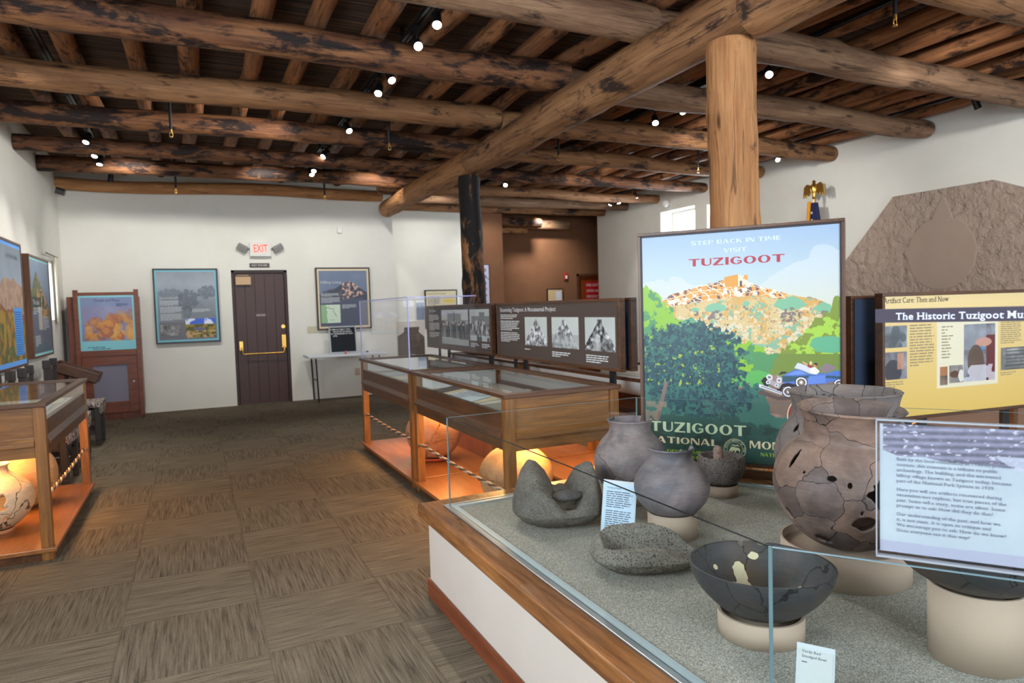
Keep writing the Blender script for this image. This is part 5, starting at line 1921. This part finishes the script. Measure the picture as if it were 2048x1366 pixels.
rt = p.below([(.66, .40), (.694, .46), (.737, .50), (.764, .525), (.824, .56), (.866, .61), (.93, .64), (.95, .69), (.985, .705), (1.0, .70)], .055, 46, 27) & (u > .66)
p.fill(rt, OL)
p.fill(rt & (fb(u, a, 26, 4, 53) > .53) & (v > .47), rgb(158, 196, 70))
p.fill(rt & p.blob(.93, .51, .08, .035, .35, 20, 12), TE)
p.fill(rt & (v < .475), rgb(112, 132, 56))
# road and lower ground
p.fill(v < .365 - .02 * (u < .6), rgb(132, 106, 92), 1)
p.fill((v < .365) & (fb(u * .4, a * 2, 26, 3, 54) > .58), rgb(182, 140, 120), .7)
p.fill((v < .395) & (v > .335) & (u > .5) & (u < .66) & (fb(u, a, 20, 3, 4) > .4), rgb(88, 168, 84))
p.fill(p.below([(0, .40), (.5, .32), (.60, .345), (.63, .335), (.66, .26), (.64, .235), (.70, .205), (.76, .23), (.82, .17), (1, .15)], .05, 40, 37), rgb(62, 112, 100))
p.fill(p.below([(0, .20), (.45, .23), (.60, .17), (.66, .18), (.72, .13), (1, .10)], .06, 40, 38), rgb(46, 82, 74))
p.fill((v < .17) & (fb(u, a, 20, 4, 39) > .54), rgb(42, 66, 58))
dk = p.blob(.27, .44, .275, .165, .36, 50, 13) | p.blob(.16, .42, .2, .15, .36, 50, 14) | p.blob(.33, .30, .26, .10, .36, 50, 15)
p.fill(dk, rgb(40, 76, 84))
p.fill(dk & (fb(u, a, 56, 4, 55) > .51), rgb(52, 104, 96))
p.fill(dk & (fb(u, a, 90, 2, 56) > .62), rgb(28, 58, 68))
p.fill(dk & (np.abs(v - .42) < .09) & (fb(u, a, 60, 3, 57) > .70) & (np.abs(u - .22) < .2), rgb(150, 176, 60))
p.fill(p.poly([(.07, .18), (.10, .18), (.135, .29), (.15, .35), (.13, .345), (.11, .28)]), rgb(126, 104, 96))
p.fill((v < .26) & (v > .17) & (u < .14) & (fb(u, a, 16, 3, 60) > .5), rgb(150, 128, 112), .8)
# the car
CAR = {'b': [(.719, .383), (.770, .410), (.803, .412), (.839, .394), (.896, .399), (.917, .398), (.958, .411), (1, .404), (1, .365), (.937, .366), (.913, .357), (.828, .348), (.802, .336), (.773, .352), (.722, .354)],
       'g': [(.718, .385), (.774, .384), (.839, .389), (1, .388), (1, .378), (.839, .380), (.781, .365), (.737, .360), (.718, .360)]}
p.fill(p.poly([(.62, .325), (.70, .30), (.76, .305), (.82, .33), (1, .335), (1, .30), (.7, .285), (.6, .31)]), rgb(96, 78, 74))
p.fill(p.poly([(.83, .350), (1, .362), (1, .345), (.82, .335)]), rgb(44, 50, 52))
p.fill(p.poly(CAR['b']), rgb(80, 112, 186))
p.fill(p.poly(CAR['g']), rgb(44, 78, 84), .85)
p.fill(p.poly([(.735, .388), (.775, .404), (.80, .408), (.83, .394), (.79, .391)]), rgb(112, 142, 214))
p.fill(p.poly([(.84, .386), (.913, .392), (.913, .36), (.83, .352)]), rgb(100, 130, 204))
p.fill(p.poly([(.701, .388), (.715, .402), (.737, .402), (.74, .396)]), rgb(48, 38, 42))
p.fill(p.poly([(.692, .330), (.705, .349), (.744, .357), (.773, .352), (.812, .335), (.802, .330), (.766, .340), (.722, .340), (.711, .315), (.692, .321)]), rgb(40, 32, 36))
p.fill(p.poly([(.619, .362), (.633, .377), (.655, .380), (.662, .350), (.636, .326), (.630, .349)]), rgb(40, 32, 36))
p.fill(p.poly([(.655, .385), (.693, .388), (.719, .378), (.717, .351), (.703, .331), (.66, .350)]), rgb(168, 158, 160))
p.fill(p.poly([(.672, .388), (.693, .388), (.697, .362), (.675, .362)]), rgb(150, 120, 110))
for cu, cv, r in ((.659, .378, .014), (.704, .366, .012), (.653, .357, .010), (.692, .345, .009)):
    p.fill(p.circ(cu, cv, r), rgb(226, 226, 232))
    p.fill(p.circ(cu, cv, r * .6), rgb(128, 124, 134))
p.fill(p.poly([(.609, .350), (.632, .344), (.718, .318), (.716, .307), (.632, .330), (.609, .337)]), rgb(216, 218, 226))
p.fill(p.poly([(.62, .343), (.715, .315), (.715, .312), (.62, .339)]), rgb(90, 88, 96))
for cu, cv, r in ((.746, .321, .028), (.805, .360, .028), (.973, .356, .026)):
    p.fill(p.circ(cu, cv, r), rgb(40, 34, 38))
    p.fill(p.circ(cu, cv, r * .88), rgb(232, 232, 240))
    p.fill(p.circ(cu, cv, r * .66), rgb(58, 48, 50))
    p.fill(p.circ(cu, cv, r * .48), rgb(150, 130, 120))
    p.fill(p.circ(cu, cv, r * .22), rgb(236, 232, 230))
p.fill(p.poly([(.774, .417), (.789, .438), (.800, .437), (.855, .418), (.845, .396), (.803, .411)]), rgb(204, 206, 222))
p.fill(p.poly([(.889, .418), (.913, .438), (.955, .427), (.957, .418), (.927, .404), (.896, .401)]), rgb(132, 116, 122))
p.fill(p.poly([(.832, .431), (.843, .436), (.855, .427), (.853, .415), (.835, .422)]), rgb(160, 52, 50))
p.fill(p.poly([(.842, .442), (.848, .446), (.854, .442), (.853, .431), (.843, .431)]), rgb(226, 200, 150))
p.fill(p.poly([(.809, .446), (.834, .434), (.831, .428), (.812, .440)]), rgb(226, 170, 130))
p.fill(p.poly([(.844, .417), (.867, .423), (.887, .406), (.876, .394), (.848, .395)]), rgb(232, 230, 236))
p.fill(p.poly([(.860, .432), (.868, .439), (.878, .434), (.874, .421), (.862, .423)]), rgb(198, 130, 100))
p.fill(p.poly([(.860, .434), (.868, .441), (.879, .436), (.876, .425), (.871, .430)]), rgb(70, 34, 34))
# round maroon badge with a yellow jar
p.fill(p.circ(.851, .222, .112), rgb(236, 216, 190))
p.fill(p.circ(.851, .222, .107), rgb(146, 44, 48))
p.fill(p.poly([(.80, .285), (.86, .285), (.86, .25), (.90, .22), (.90, .16), (.79, .16), (.765, .20), (.775, .225), (.805, .25)]), rgb(232, 168, 84))
p.build('printed_picture', t, .0065, 0, 0, .4)
m = MB()
letters(m, 'STEP BACK IN TIME', .285 * PWD, .933 * PHT, .022, 'deco', .437 * PWD, .0053)
m.build('pale_lettering', plain('pale_poster_letters', (206, 220, 222), .5), t)
m = MB()
letters(m, 'VISIT', .446 * PWD, .896 * PHT, .021, 'deco', .118 * PWD, .0053)
m.build('pale_lettering', plain('pale_poster_letters', (206, 220, 222), .5), t)
m = MB()
letters(m, 'TUZIGOOT', .271 * PWD, .8445 * PHT, .040, 'deco', .472 * PWD, .0053)
m.build('red_lettering', plain('red_poster_letters', (172, 44, 62), .5), t)
m = MB()
letters(m, 'TUZIGOOT', .050 * PWD, .129 * PHT, .056, 'deco', .505 * PWD, .0053)
m.build('green_white_lettering', plain('green_white_letters', (198, 212, 174), .5), t)
m = MB()
letters(m, 'NATIONAL', .035 * PWD, .0785 * PHT, .036, 'deco', .380 * PWD, .0053)
letters(m, 'MONUMENT', .562 * PWD, .0795 * PHT, .041, 'deco', .39 * PWD, .0053)
m.build('cream_lettering', plain('cream_letters', (234, 214, 174), .5), t)
m = MB()
letters(m, 'DEPARTMENT OF', .140 * PWD, .0365 * PHT, .019, 'deco', .285 * PWD, .0053)
letters(m, 'THE INTERIOR', .128 * PWD, .017 * PHT, .0165, 'deco', .255 * PWD, .0053)
letters(m, 'NATIONAL PARK SERVICE', .614 * PWD, .050 * PHT, .0185, 'deco', .34 * PWD, .0053)
m.build('lime_lettering', plain('lime_letters', (156, 196, 48), .5), t)
SL = plain('seal_cream', (210, 206, 164), .5)
m = MB()
cx, cz = .489 * PWD, .071 * PHT


def ringf(m, r0, r1):
    n = 48
    for i in range(n):
        a0, a1 = 2 * PI * i / n, 2 * PI * (i + 1) / n
        m.add([(cx + r * math.cos(q_), .0053, cz + r * math.sin(q_)) for r, q_ in ((r0, a0), (r1, a0), (r1, a1), (r0, a1))], [(3, 2, 1, 0)])


ringf(m, .0545, .0575)
ringf(m, .039, .0405)
for i, ch in enumerate('U.S. DEPARTMENT OF THE INTERIOR '):
    if ch == ' ':
        continue
    th = PI * 1.25 - i * (2 * PI / 32)
    vs, fs, adv, _x = GL[(1, ch)]
    k = .0095 / CAP
    r = .0432
    mm_ = []
    for vx, vy in vs:
        lx, ly = (vx - adv / 2) * k, vy * k + r
        c_, s_ = math.cos(th - PI / 2), math.sin(th - PI / 2)
        mm_.append((cx + lx * c_ - ly * s_, .0053, cz + lx * s_ + ly * c_))
    m.add(mm_, fs)


def flat(pts, m=m):
    ar = sum(pts[i][0] * pts[(i + 1) % len(pts)][1] - pts[(i + 1) % len(pts)][0] * pts[i][1] for i in range(len(pts)))
    if ar < 0:
        pts = pts[::-1]
    m.add([(cx + x * .034, .0053, cz + z_ * .034) for x, z_ in pts], [list(range(len(pts)))])


flat([(-.80, -.1), (-.62, .28), (-.25, .42), (.1, .30), (.55, .26), (.80, .02), (.78, -.45), (.66, -.45), (.62, -.15), (.2, -.20), (.15, -.48), (.0, -.48), (-.05, -.2), (-.3, -.22), (-.36, -.5), (-.5, -.5), (-.52, -.2), (-.72, -.4), (-.86, -.35)])
flat([(-.7, .5), (-.2, .78), (.1, .62), (.45, .8), (.75, .45), (.4, .58), (.1, .46), (-.2, .6)])
flat([(-.85, -.62), (.85, -.62), (.7, -.72), (-.7, -.72)])
m.build('seal_emblem', SL, t)

# ================================================================== POTTERY AND STONES
POT_GREY = ceramic('smoky_grey_ware', (148, 134, 128), (92, 90, 94), (56, 55, 58), 3.2, .006, .25, .53)
POT_B = ceramic('smoky_plain_ware', (132, 122, 120), (82, 82, 88), (46, 42, 42), 0, .008, .3, .55)
POT_C = ceramic('mended_brown_ware', (136, 116, 104), (82, 70, 64), (40, 37, 38), 7.5, .010, 1.0, .52)
POT_D = ceramic('mended_grey_ware', (128, 116, 108), (96, 90, 90), (66, 62, 62), 8.0, .014, .5, .60)
POT_BOWL = ceramic('dark_bowl_ware', (66, 66, 66), (44, 47, 50), (76, 63, 50), 3.6, .006, .2, .52, True)
POT_ORANGE = ceramic('buff_ware', (204, 164, 118), (170, 126, 84), (110, 84, 66), 2.6, .004, .2, .66)
POT_CREAM = ceramic('cream_ware', (222, 204, 172), (196, 172, 138), (132, 112, 98), 3.4, .008, .3, .60)
POT_RED = ceramic('pinkish_ware', (206, 160, 128), (176, 126, 98), (120, 84, 66), 3.6, .007, .35, .64)
BASALT = stone('grey_basalt', (78, 76, 72), (116, 112, 104), .4, 150)
BASALT2 = stone('light_grey_basalt', (98, 94, 88), (132, 128, 118), .7, 120)
MORTARM = stone('mortar_stone', (92, 84, 80), (128, 120, 114), .7, 110)
SMOOTHST = stone('smooth_dark_stone', (66, 66, 66), (92, 92, 90), .15, 50)
PESTLEM = stone('pinkish_stone', (140, 116, 104), (168, 142, 128), .3, 60)
SLABST = stone('tan_slab_stone', (190, 160, 120), (214, 186, 148), .3, 40)


def smooth_prof(pts, n=64):
    """catmull-rom through (r, z) points"""
    out = []
    P = [pts[0]] + list(pts) + [pts[-1]]
    seg = len(pts) - 1
    for i in range(n + 1):
        t = i / n * seg
        k = min(int(t), seg - 1)
        f = t - k
        p0, p1, p2, p3 = P[k], P[k + 1], P[k + 2], P[k + 3]
        out.append(tuple(.5 * (2 * p1[j] + (p2[j] - p0[j]) * f + (2 * p0[j] - 5 * p1[j] + 4 * p2[j] - p3[j]) * f * f + (3 * p1[j] - p0[j] - 3 * p2[j] + p3[j]) * f ** 3) for j in (0, 1)))
    return out


def pot(name, label, cat, loc, prof, mat, th=.008, seed=1, holes=(), notch=None, wob=.012, tilt=(0, 0), n=160, rings=110, patch=None):
    """holes: (theta, z, r_theta, r_z) ragged openings; notch(theta) -> z above which the wall is gone"""
    pf = smooth_prof(prof, rings)
    R = max(r for r, z in pf)
    vs, fs, mi = [], [], []
    for i, (r, z) in enumerate(pf):
        for j in range(n):
            a = 2 * PI * j / n
            c, s_ = math.cos(a), math.sin(a)
            k = 1 + wob * noise.noise((c * 1.3 + seed * 3, s_ * 1.3, z / R * 1.5)) + .25 * wob * noise.noise((c * 5 + seed, s_ * 5, z / R * 6))
            vs.append((max(r, 1e-4) * c * k, max(r, 1e-4) * s_ * k, z + .25 * wob * R * noise.noise((c * 1.1, s_ * 1.1, seed * 7.7)) * (i / rings)))
    for i in range(rings):
        for j in range(n):
            zc = (pf[i][1] + pf[i + 1][1]) / 2
            a = 2 * PI * (j + .5) / n
            rg = .7 * noise.noise((math.cos(a) * 5, math.sin(a) * 5, zc / R * 5 + seed)) + .3 * noise.noise((math.cos(a) * 14, math.sin(a) * 14, zc / R * 14 + seed))
            skip, pm = False, 0
            for k, (ht, hz, ra, rz) in enumerate(holes):
                da = (a - ht + PI) % (2 * PI) - PI
                if (da / ra) ** 2 + ((zc - hz) / rz) ** 2 < 1 + rg:
                    skip = True
            if notch and zc > notch(a) + .02 * R * 4 * noise.noise((math.cos(a) * 7, math.sin(a) * 7, seed)):
                skip = True
            if skip:
                continue
            fs.append((i * n + j, i * n + (j + 1) % n, (i + 1) * n + (j + 1) % n, (i + 1) * n + j))
            mi.append(pm)
    m = MB()
    m.v, m.f, m.mi, m.sm = vs, fs, mi, [True] * len(fs)
    o = m.build(name, mat, None, loc)
    if patch:
        at = o.data.attributes.new('fill', 'FLOAT', 'POINT')
        for k, (x, y, z) in enumerate(vs):
            a = math.atan2(y, x)
            rg = .8 * noise.noise((math.cos(a) * 6, math.sin(a) * 6, z / R * 7 + seed)) + .5 * noise.noise((x * 70, y * 70, z * 70))
            at.data[k].value = max(1 + rg - (((a - ht + PI) % (2 * PI) - PI) / ra) ** 2 - ((z - hz) / rz) ** 2 for ht, hz, ra, rz in patch)
    o.rotation_euler = (tilt[0], tilt[1], 0)
    b = bmesh.new()
    b.from_mesh(o.data)
    bmesh.ops.delete(b, geom=[v for v in b.verts if not v.link_faces], context='VERTS')
    b.verts.ensure_lookup_table()
    ed = {}
    for e in b.edges:
        if e.is_boundary:
            a_, c_ = e.verts
            ed.setdefault(a_, []).append(c_)
            ed.setdefault(c_, []).append(a_)
    for it in range(4):
        new = {v: v.co * .4 + (nb[0].co + nb[1].co) * .3 for v, nb in ed.items() if len(nb) == 2}
        for v, c_ in new.items():
            v.co = c_
    b.to_mesh(o.data)
    b.free()
    sd = o.modifiers.new('wall', 'SOLIDIFY')
    sd.thickness = th
    sd.offset = -1
    return tag(o, label, cat)


def pedestal(label, loc, r, h, mat=None, wall=.006):
    m = MB().lathe([(r, 0), (r, h), (r - wall, h), (r - wall, h - .03), (0, h - .03)], 64, smooth=False)
    o = m.build('pedestal_ring', mat or RINGM, None, loc)
    for f in o.data.polygons:
        f.use_smooth = len(f.vertices) == 4 and abs(f.normal.z) < .1
    return tag(o, label, 'pedestal')


ZS = .4505
# big mended jar
cx, cy = 2.000, 1.622
pedestal('wide beige ring pedestal under the big mended brown jar', (cx, cy, ZS), .205, .115)
VW = math.atan2(-cy, -cx)            # direction from the jar to the viewer
pot('mended_jar', 'big mended brown-grey jar full of cracks and holes, tall neck, beside the text sign', 'jar', (cx, cy, .548),
    [(.0, .0), (.07, .003), (.14, .035), (.20, .10), (.232, .18), (.237, .228), (.226, .28), (.202, .322), (.176, .349), (.151, .366), (.142, .380), (.143, .405), (.146, .43), (.156, .456), (.165, .469), (.170, .474)],
    POT_C, .009, 3, [(VW + .52, .252, .26, .052), (VW + .62, .255, .16, .05), (VW + .02, .272, .035, .010), (VW - .22, .285, .07, .009), (VW - .92, .315, .05, .03), (VW + .22, .15, .16, .026), (VW - .95, .12, .08, .02), (VW - .40, .06, .2, .018), (VW - .62, .285, .03, .007), (VW + .18, .19, .03, .012)],
    lambda a: .60 if abs((a - (VW + 2.15) + PI) % (2 * PI) - PI) > .13 else .425, .02, (math.radians(3.5), 0), 300, 220)
# second big jar behind
cx, cy = 2.47, 2.00
VW = math.atan2(-cy, -cx)
pedestal('beige ring pedestal hidden behind the big mended jar', (cx, cy, ZS), .19, .07)
pot('mended_jar', 'large cracked grey jar standing behind the big mended brown jar', 'jar', (cx, cy, .50),
    [(0, 0), (.08, .004), (.17, .04), (.24, .11), (.275, .20), (.272, .27), (.245, .34), (.215, .385), (.205, .415), (.206, .455), (.214, .49), (.220, .50)],
    POT_D, .010, 5, [(VW - .72, .30, .05, .03), (VW - .55, .36, .04, .012), (VW - .9, .36, .04, .02)], None, .02)
# large grey olla at the back
cx, cy = 1.87, 2.70
VW = math.atan2(-cy, -cx)
pedestal('beige ring pedestal under the back grey jar', (cx, cy, ZS), .10, .06)
pot('grey_jar', 'squat smoky grey jar with flared neck and starry cracks, back corner of the plinth', 'jar', (cx, cy, .488),
    [(0, 0), (.06, .003), (.115, .03), (.158, .08), (.175, .14), (.170, .195), (.142, .25), (.112, .285), (.100, .305), (.098, .325), (.104, .347), (.109, .352)],
    POT_GREY, .007, 7, (), lambda a: .50 if abs((a - (VW + 2.2) + PI) % (2 * PI) - PI) > .35 else .335, .014)
# smaller grey jar with a broken rim
cx, cy = 1.727, 2.21
VW = math.atan2(-cy, -cx)
pedestal('beige ring pedestal under the grey jar with the broken rim', (cx, cy, ZS), .098, .10)
pot('broken_rim_jar', 'round grey jar with a broken back rim on a beige ring pedestal', 'jar', (cx, cy, .534),
    [(0, 0), (.05, .002), (.10, .025), (.138, .07), (.150, .115), (.144, .155), (.120, .195), (.095, .22), (.084, .238), (.083, .254), (.088, .268), (.094, .273)],
    POT_B, .007, 9, (), lambda a: .30 if abs((a - (VW + PI - .25) + PI) % (2 * PI) - PI) > .85 else .225 + .03 * math.sin(a * 5), .014)
# mortar and pestle
cx, cy = 2.30, 2.56
pedestal('low beige ring pedestal under the stone mortar', (cx, cy, ZS), .08, .055)
m = MB()
pf = smooth_prof([(0, 0), (.05, .002), (.09, .03), (.113, .08), (.112, .12), (.104, .142), (.092, .143), (.085, .125), (.065, .085), (.03, .06), (0, .055)], 46)
vs, fs = [], []
for r, z in pf:
    for j in range(64):
        a = 2 * PI * j / 64
        k = 1 + .05 * noise.noise((math.cos(a) * 1.5, math.sin(a) * 1.5, z * 12)) + .02 * noise.noise((math.cos(a) * 9, math.sin(a) * 9, z * 90))
        vs.append((max(r, 1e-4) * math.cos(a) * k, max(r, 1e-4) * math.sin(a) * k, z + .006 * noise.noise((math.cos(a) * 2, math.sin(a) * 2, 5))))
for i in range(len(pf) - 1):
    for j in range(64):
        fs.append((i * 64 + j, i * 64 + (j + 1) % 64, (i + 1) * 64 + (j + 1) % 64, (i + 1) * 64 + j))
tag(MB().add(vs, fs, 0, True).build('stone_mortar', MORTARM, None, (cx, cy, ZS + .05)), 'rough grey stone mortar bowl at the back of the plinth', 'mortar')
d = Vector((-.015, .0, .10))
tag(MB().tube([Vector((0, 0, 0)), Vector((-.004, 0, .012)), Vector((-.012, -.005, .07)), Vector((-.020, -.01, .115)), Vector((-.022, -.01, .128)), Vector((-.023, -.01, .133))], [.018, .026, .024, .023, .018, .006], 20).build('stone_pestle', PESTLEM, None, (cx - .015, cy - .01, ZS + .112)), 'pinkish stone pestle standing in the rough mortar', 'pestle')
# dark shallow bowl in front
cx, cy = 1.426, 1.434
VW = math.atan2(-cy, -cx)
pedestal('low beige ring pedestal under the dark bowl', (cx, cy, ZS), .118, .066, None, .008)
pot('dark_bowl', 'wide dark grey bowl with pale filled patches inside, by the front glass corner', 'bowl', (cx, cy, .500),
    [(0, 0), (.05, .003), (.10, .02), (.145, .055), (.178, .095), (.194, .13), (.199, .150)],
    POT_BOWL, .007, 11, [(VW + PI + .30, .142, .05, .012), (VW + PI - .02, .146, .06, .008)], None, .02, (math.radians(-1), math.radians(2)), 240, 130,
    [(VW + PI + .42, .060, .14, .030), (VW + PI + .50, .030, .34, .016), (VW + PI + .12, .108, .10, .014), (VW + PI + .9, .085, .05, .006), (VW + PI - .9, .05, .06, .006)])
# bowl on the tall round pedestal
cx, cy = 1.81, 1.07
o = MB().lathe([(.110, 0), (.110, .195), (.104, .195), (.104, .17), (0, .17)], 64, smooth=False).build('tall_pedestal', RINGM, None, (cx, cy, ZS))
for f in o.data.polygons:
    f.use_smooth = len(f.vertices) == 4 and abs(f.normal.z) < .1
tag(o, 'tall round beige pedestal at the front of the plinth, under the text sign', 'pedestal')
pot('shallow_bowl', 'dark bowl on the tall round pedestal, mostly behind the text sign', 'bowl', (cx, cy, .628),
    [(0, 0), (.05, .003), (.10, .02), (.155, .052), (.19, .09), (.203, .125)], POT_BOWL, .007, 13, (), None, .016)


def rock(name, label, cat, loc, rotz, a, b, top, bot, mat, ex=2.6, n=72, rings=40, rough=.004, seed=1):
    """closed stone: outline super-ellipse a x b, top(x,y) and bot(rho) heights"""
    vs, fs = [], []

    def P(rho, th):
        c, s_ = math.cos(th), math.sin(th)
        k = (abs(c) ** ex + abs(s_) ** ex) ** (-1 / ex)
        k *= 1 + .03 * noise.noise((c * 1.5, s_ * 1.5, seed))
        return rho * k * c, rho * k * s_
    for side in (0, 1):
        for i in range(rings + 1):
            rho = math.sin(PI / 2 * i / rings)
            for j in range(n):
                th = 2 * PI * j / n
                x, y = P(rho, th)
                z = top(x, y, rho) if side == 0 else bot(x, y, rho)
                if i == rings:
                    z = (top(x, y, 1) + bot(x, y, 1)) / 2
                z += rough * noise.noise((x * 9 + seed, y * 9, 3 + side * 5)) * (1 if rho < .995 else 0)
                vs.append((x * a, y * b, z))
    N = (rings + 1) * n
    for i in range(rings):
        for j in range(n):
            q4 = (i * n + j, (i + 1) * n + j, (i + 1) * n + (j + 1) % n, i * n + (j + 1) % n)
            fs.append(q4)
            fs.append(tuple(k + N for k in q4[::-1]))
    m = MB().add(vs, fs, 0, True)
    o = m.build(name, mat, None, loc, rotz, weld=True)
    return tag(o, label, cat)


def sstep(e0, e1, x):
    t = min(1, max(0, (x - e0) / (e1 - e0)))
    return t * t * (3 - 2 * t)


# deep trough grinding stone with high horns (its trough runs toward the viewer)
def top_u(x, y, rho):
    def hump(x, c, wl, wr, p):
        d = (c - x) / wl if x < c else (x - c) / wr
        return max(0, 1 - min(1, d) ** p) if d < 1 else 0
    back = .42 + .58 * sstep(-.85, .30, y)
    h = .085 + .165 * hump(x, -.52, .62, .52, 1.5) * back + .150 * hump(x, .80, .50, .34, 1.7) * (.40 + .60 * sstep(-.75, .45, y))
    h += .040 * sstep(.05, .9, y) * hump(x, .15, .6, .6, 2)
    h += .016 * sstep(-.35, -.8, y) - .024 * hump(x, .12, .5, .5, 2) * sstep(.75, -.1, y)
    e = max(0, rho - .80) / .20
    return h - (h - .058) * .70 * e ** 2.6


def bot_u(x, y, rho):
    return .056 * rho ** 5


VA = math.atan2(2.575, 1.378) - PI / 2
rock('trough_metate', 'grey stone trough with two high horns near the far left glass corner', 'grinding stone', (1.415, 2.60, ZS + .006), VA + .18, .200, .165, top_u, bot_u, BASALT, 2.6, 96, 56, .009, 2)
rock('hand_stone', 'smooth dark hand stone lying in the horned stone trough', 'hand stone', (1.43, 2.545, ZS + .092), VA + .55, .070, .046, lambda x, y, r: .034 + .020 * math.sqrt(max(0, 1 - r * r)), lambda x, y, r: .034 - .024 * math.sqrt(max(0, 1 - r * r)), SMOOTHST, 2.4, 48, 20, .002, 4)


# long shallow trough stone
def top_l(x, y, rho):
    tr = 1 - sstep(.30, .62, abs(y - .04))
    end = sstep(-.82, -.58, x)
    h = .120 - .072 * tr * end - .034 * sstep(.1, 1, x) - .026 * sstep(.3, -.8, y) + .012 * sstep(.2, .9, y)
    e = max(0, rho - .74) / .26
    return h - (h - .055) * .80 * e ** 2.6


def bot_l(x, y, rho):
    return .052 * rho ** 4


rock('slab_metate', 'long low grey stone with a shallow groove in front of the small blue card', 'grinding stone', (1.425, 1.985, ZS), -.40, .194, .125, top_l, bot_l, BASALT2, 2.7, 90, 48, .006, 6)


# cards on the sand
def card(label, loc, rotz, w, h, lean, paint, txt, title=None):
    t = thing('caption_card', label, 'caption card', loc, rotz)
    M_ = Matrix.Rotation(-lean, 4, 'X')
    m = MB().box(0, w, 0, .0025, 0, h, 0, M_)
    m.box(0, w, .0026, .06, 0, .0025)
    m.build('acrylic_holder', plain('holder_white', (176, 184, 188), .3), t)
    m = MB().box(.004, w - .004, -.0012, -.0004, .004, h - .012, 0, M_)
    m.build('paper', paint, t)
    m = MB()
    txt(m)
    m.v = [tuple(M_ @ Vector(v)) for v in m.v]
    m.build('lettering', plain('card_ink', (70, 84, 104), .6), t)
    return t


def tx1(m):
    letters(m, 'The Bread Metate', .018, .180, .0075, 'sans', .065, -.0018)
    text_lines(m, .018, .170, .115, 8, .0088, .42, -.0018, 5)
    text_lines(m, .018, .092, .115, 9, .0088, .42, -.0018, 6)


card('pale blue caption card leaning between the two grinding stones', (1.50, 2.395, ZS), -.98, .148, .215, .22, plain('blue_card', (166, 190, 208), .4), tx1)


def tx2(m):
    letters(m, 'Verde Red', .012, .098, .006, 'sans', .042, -.0018)
    letters(m, 'Smudged Bowl', .012, .087, .006, 'sans', .055, -.0018)
    text_lines(m, .012, .078, .02, 1, .008, .3, -.0018, 6)


card('small white caption card at the front below the dark bowl', (1.265, 1.165, ZS), -.98, .085, .118, .35, plain('card_paper', (172, 178, 176), .6), tx2)

# jars inside the table cases
ZB = .0765
pot('buff_jar', 'large round orange-buff jar under the near aisle case', 'jar', (1.875, 4.01, ZB), [(0, 0), (.08, .004), (.16, .05), (.222, .13), (.243, .22), (.225, .30), (.17, .365), (.11, .40), (.085, .415), (.082, .435), (.092, .452)], POT_ORANGE, .008, 21)
o = MB().lathe([(.13, 0), (.15, .012), (.15, .03), (.14, .03), (.12, .012), (0, .010)], 40).build('ring_dish', plain('red_dish', (150, 62, 34), .5), None, (1.875, 5.70, ZB))
tag(o, 'flat red dish under the pinkish jar in the far aisle case', 'dish')
VW = math.atan2(-5.7, -1.875)
pot('pinkish_jar', 'round pinkish jar with small dark holes under the far aisle case', 'jar', (1.875, 5.70, ZB + .012), [(0, 0), (.07, .004), (.15, .04), (.215, .12), (.245, .21), (.235, .29), (.19, .36), (.13, .41), (.10, .43), (.095, .45), (.105, .468)], POT_RED, .008, 23, [(VW + .08, .165, .05, .022), (VW + .14, .09, .06, .016), (VW - .12, .17, .015, .008)])
pot('cream_jar', 'broken cream jar with a big dark hole in the panel-wall case', 'jar', (-1.17, 5.22, ZB + .02), [(0, 0), (.06, .004), (.13, .04), (.185, .11), (.205, .18), (.19, .25), (.14, .31), (.095, .345), (.075, .37), (.072, .39), (.085, .41)], POT_CREAM, .008, 25, [(math.atan2(-5.2, 1.17) - .10, .205, .34, .065), (math.atan2(-5.2, 1.17) + .25, .09, .06, .02)])
o = MB().lathe([(.085, 0), (.085, .022), (.07, .022), (.07, .004), (0, .004)], 32).build('ring_dish', plain('tan_dish', (188, 130, 92), .5), None, (-1.17, 5.22, ZB))
tag(o, 'small tan dish under the broken cream jar', 'dish')
pot('tan_jar', 'plain tan jar behind the broken cream jar in the panel-wall case', 'jar', (-1.16, 5.82, ZB), [(0, 0), (.07, .004), (.15, .05), (.215, .14), (.23, .24), (.21, .33), (.16, .40), (.11, .44), (.10, .46), (.11, .48)], POT_ORANGE, .008, 27)
o = MB().lathe([(0, 0), (.20, 0), (.225, .02), (.22, .042), (.18, .05), (0, .05)], 56).build('stone_slab', SLABST, None, (2.80, 4.35, ZB))
tag(o, 'round flat tan stone slab under the case behind the excavation panel', 'stone slab')
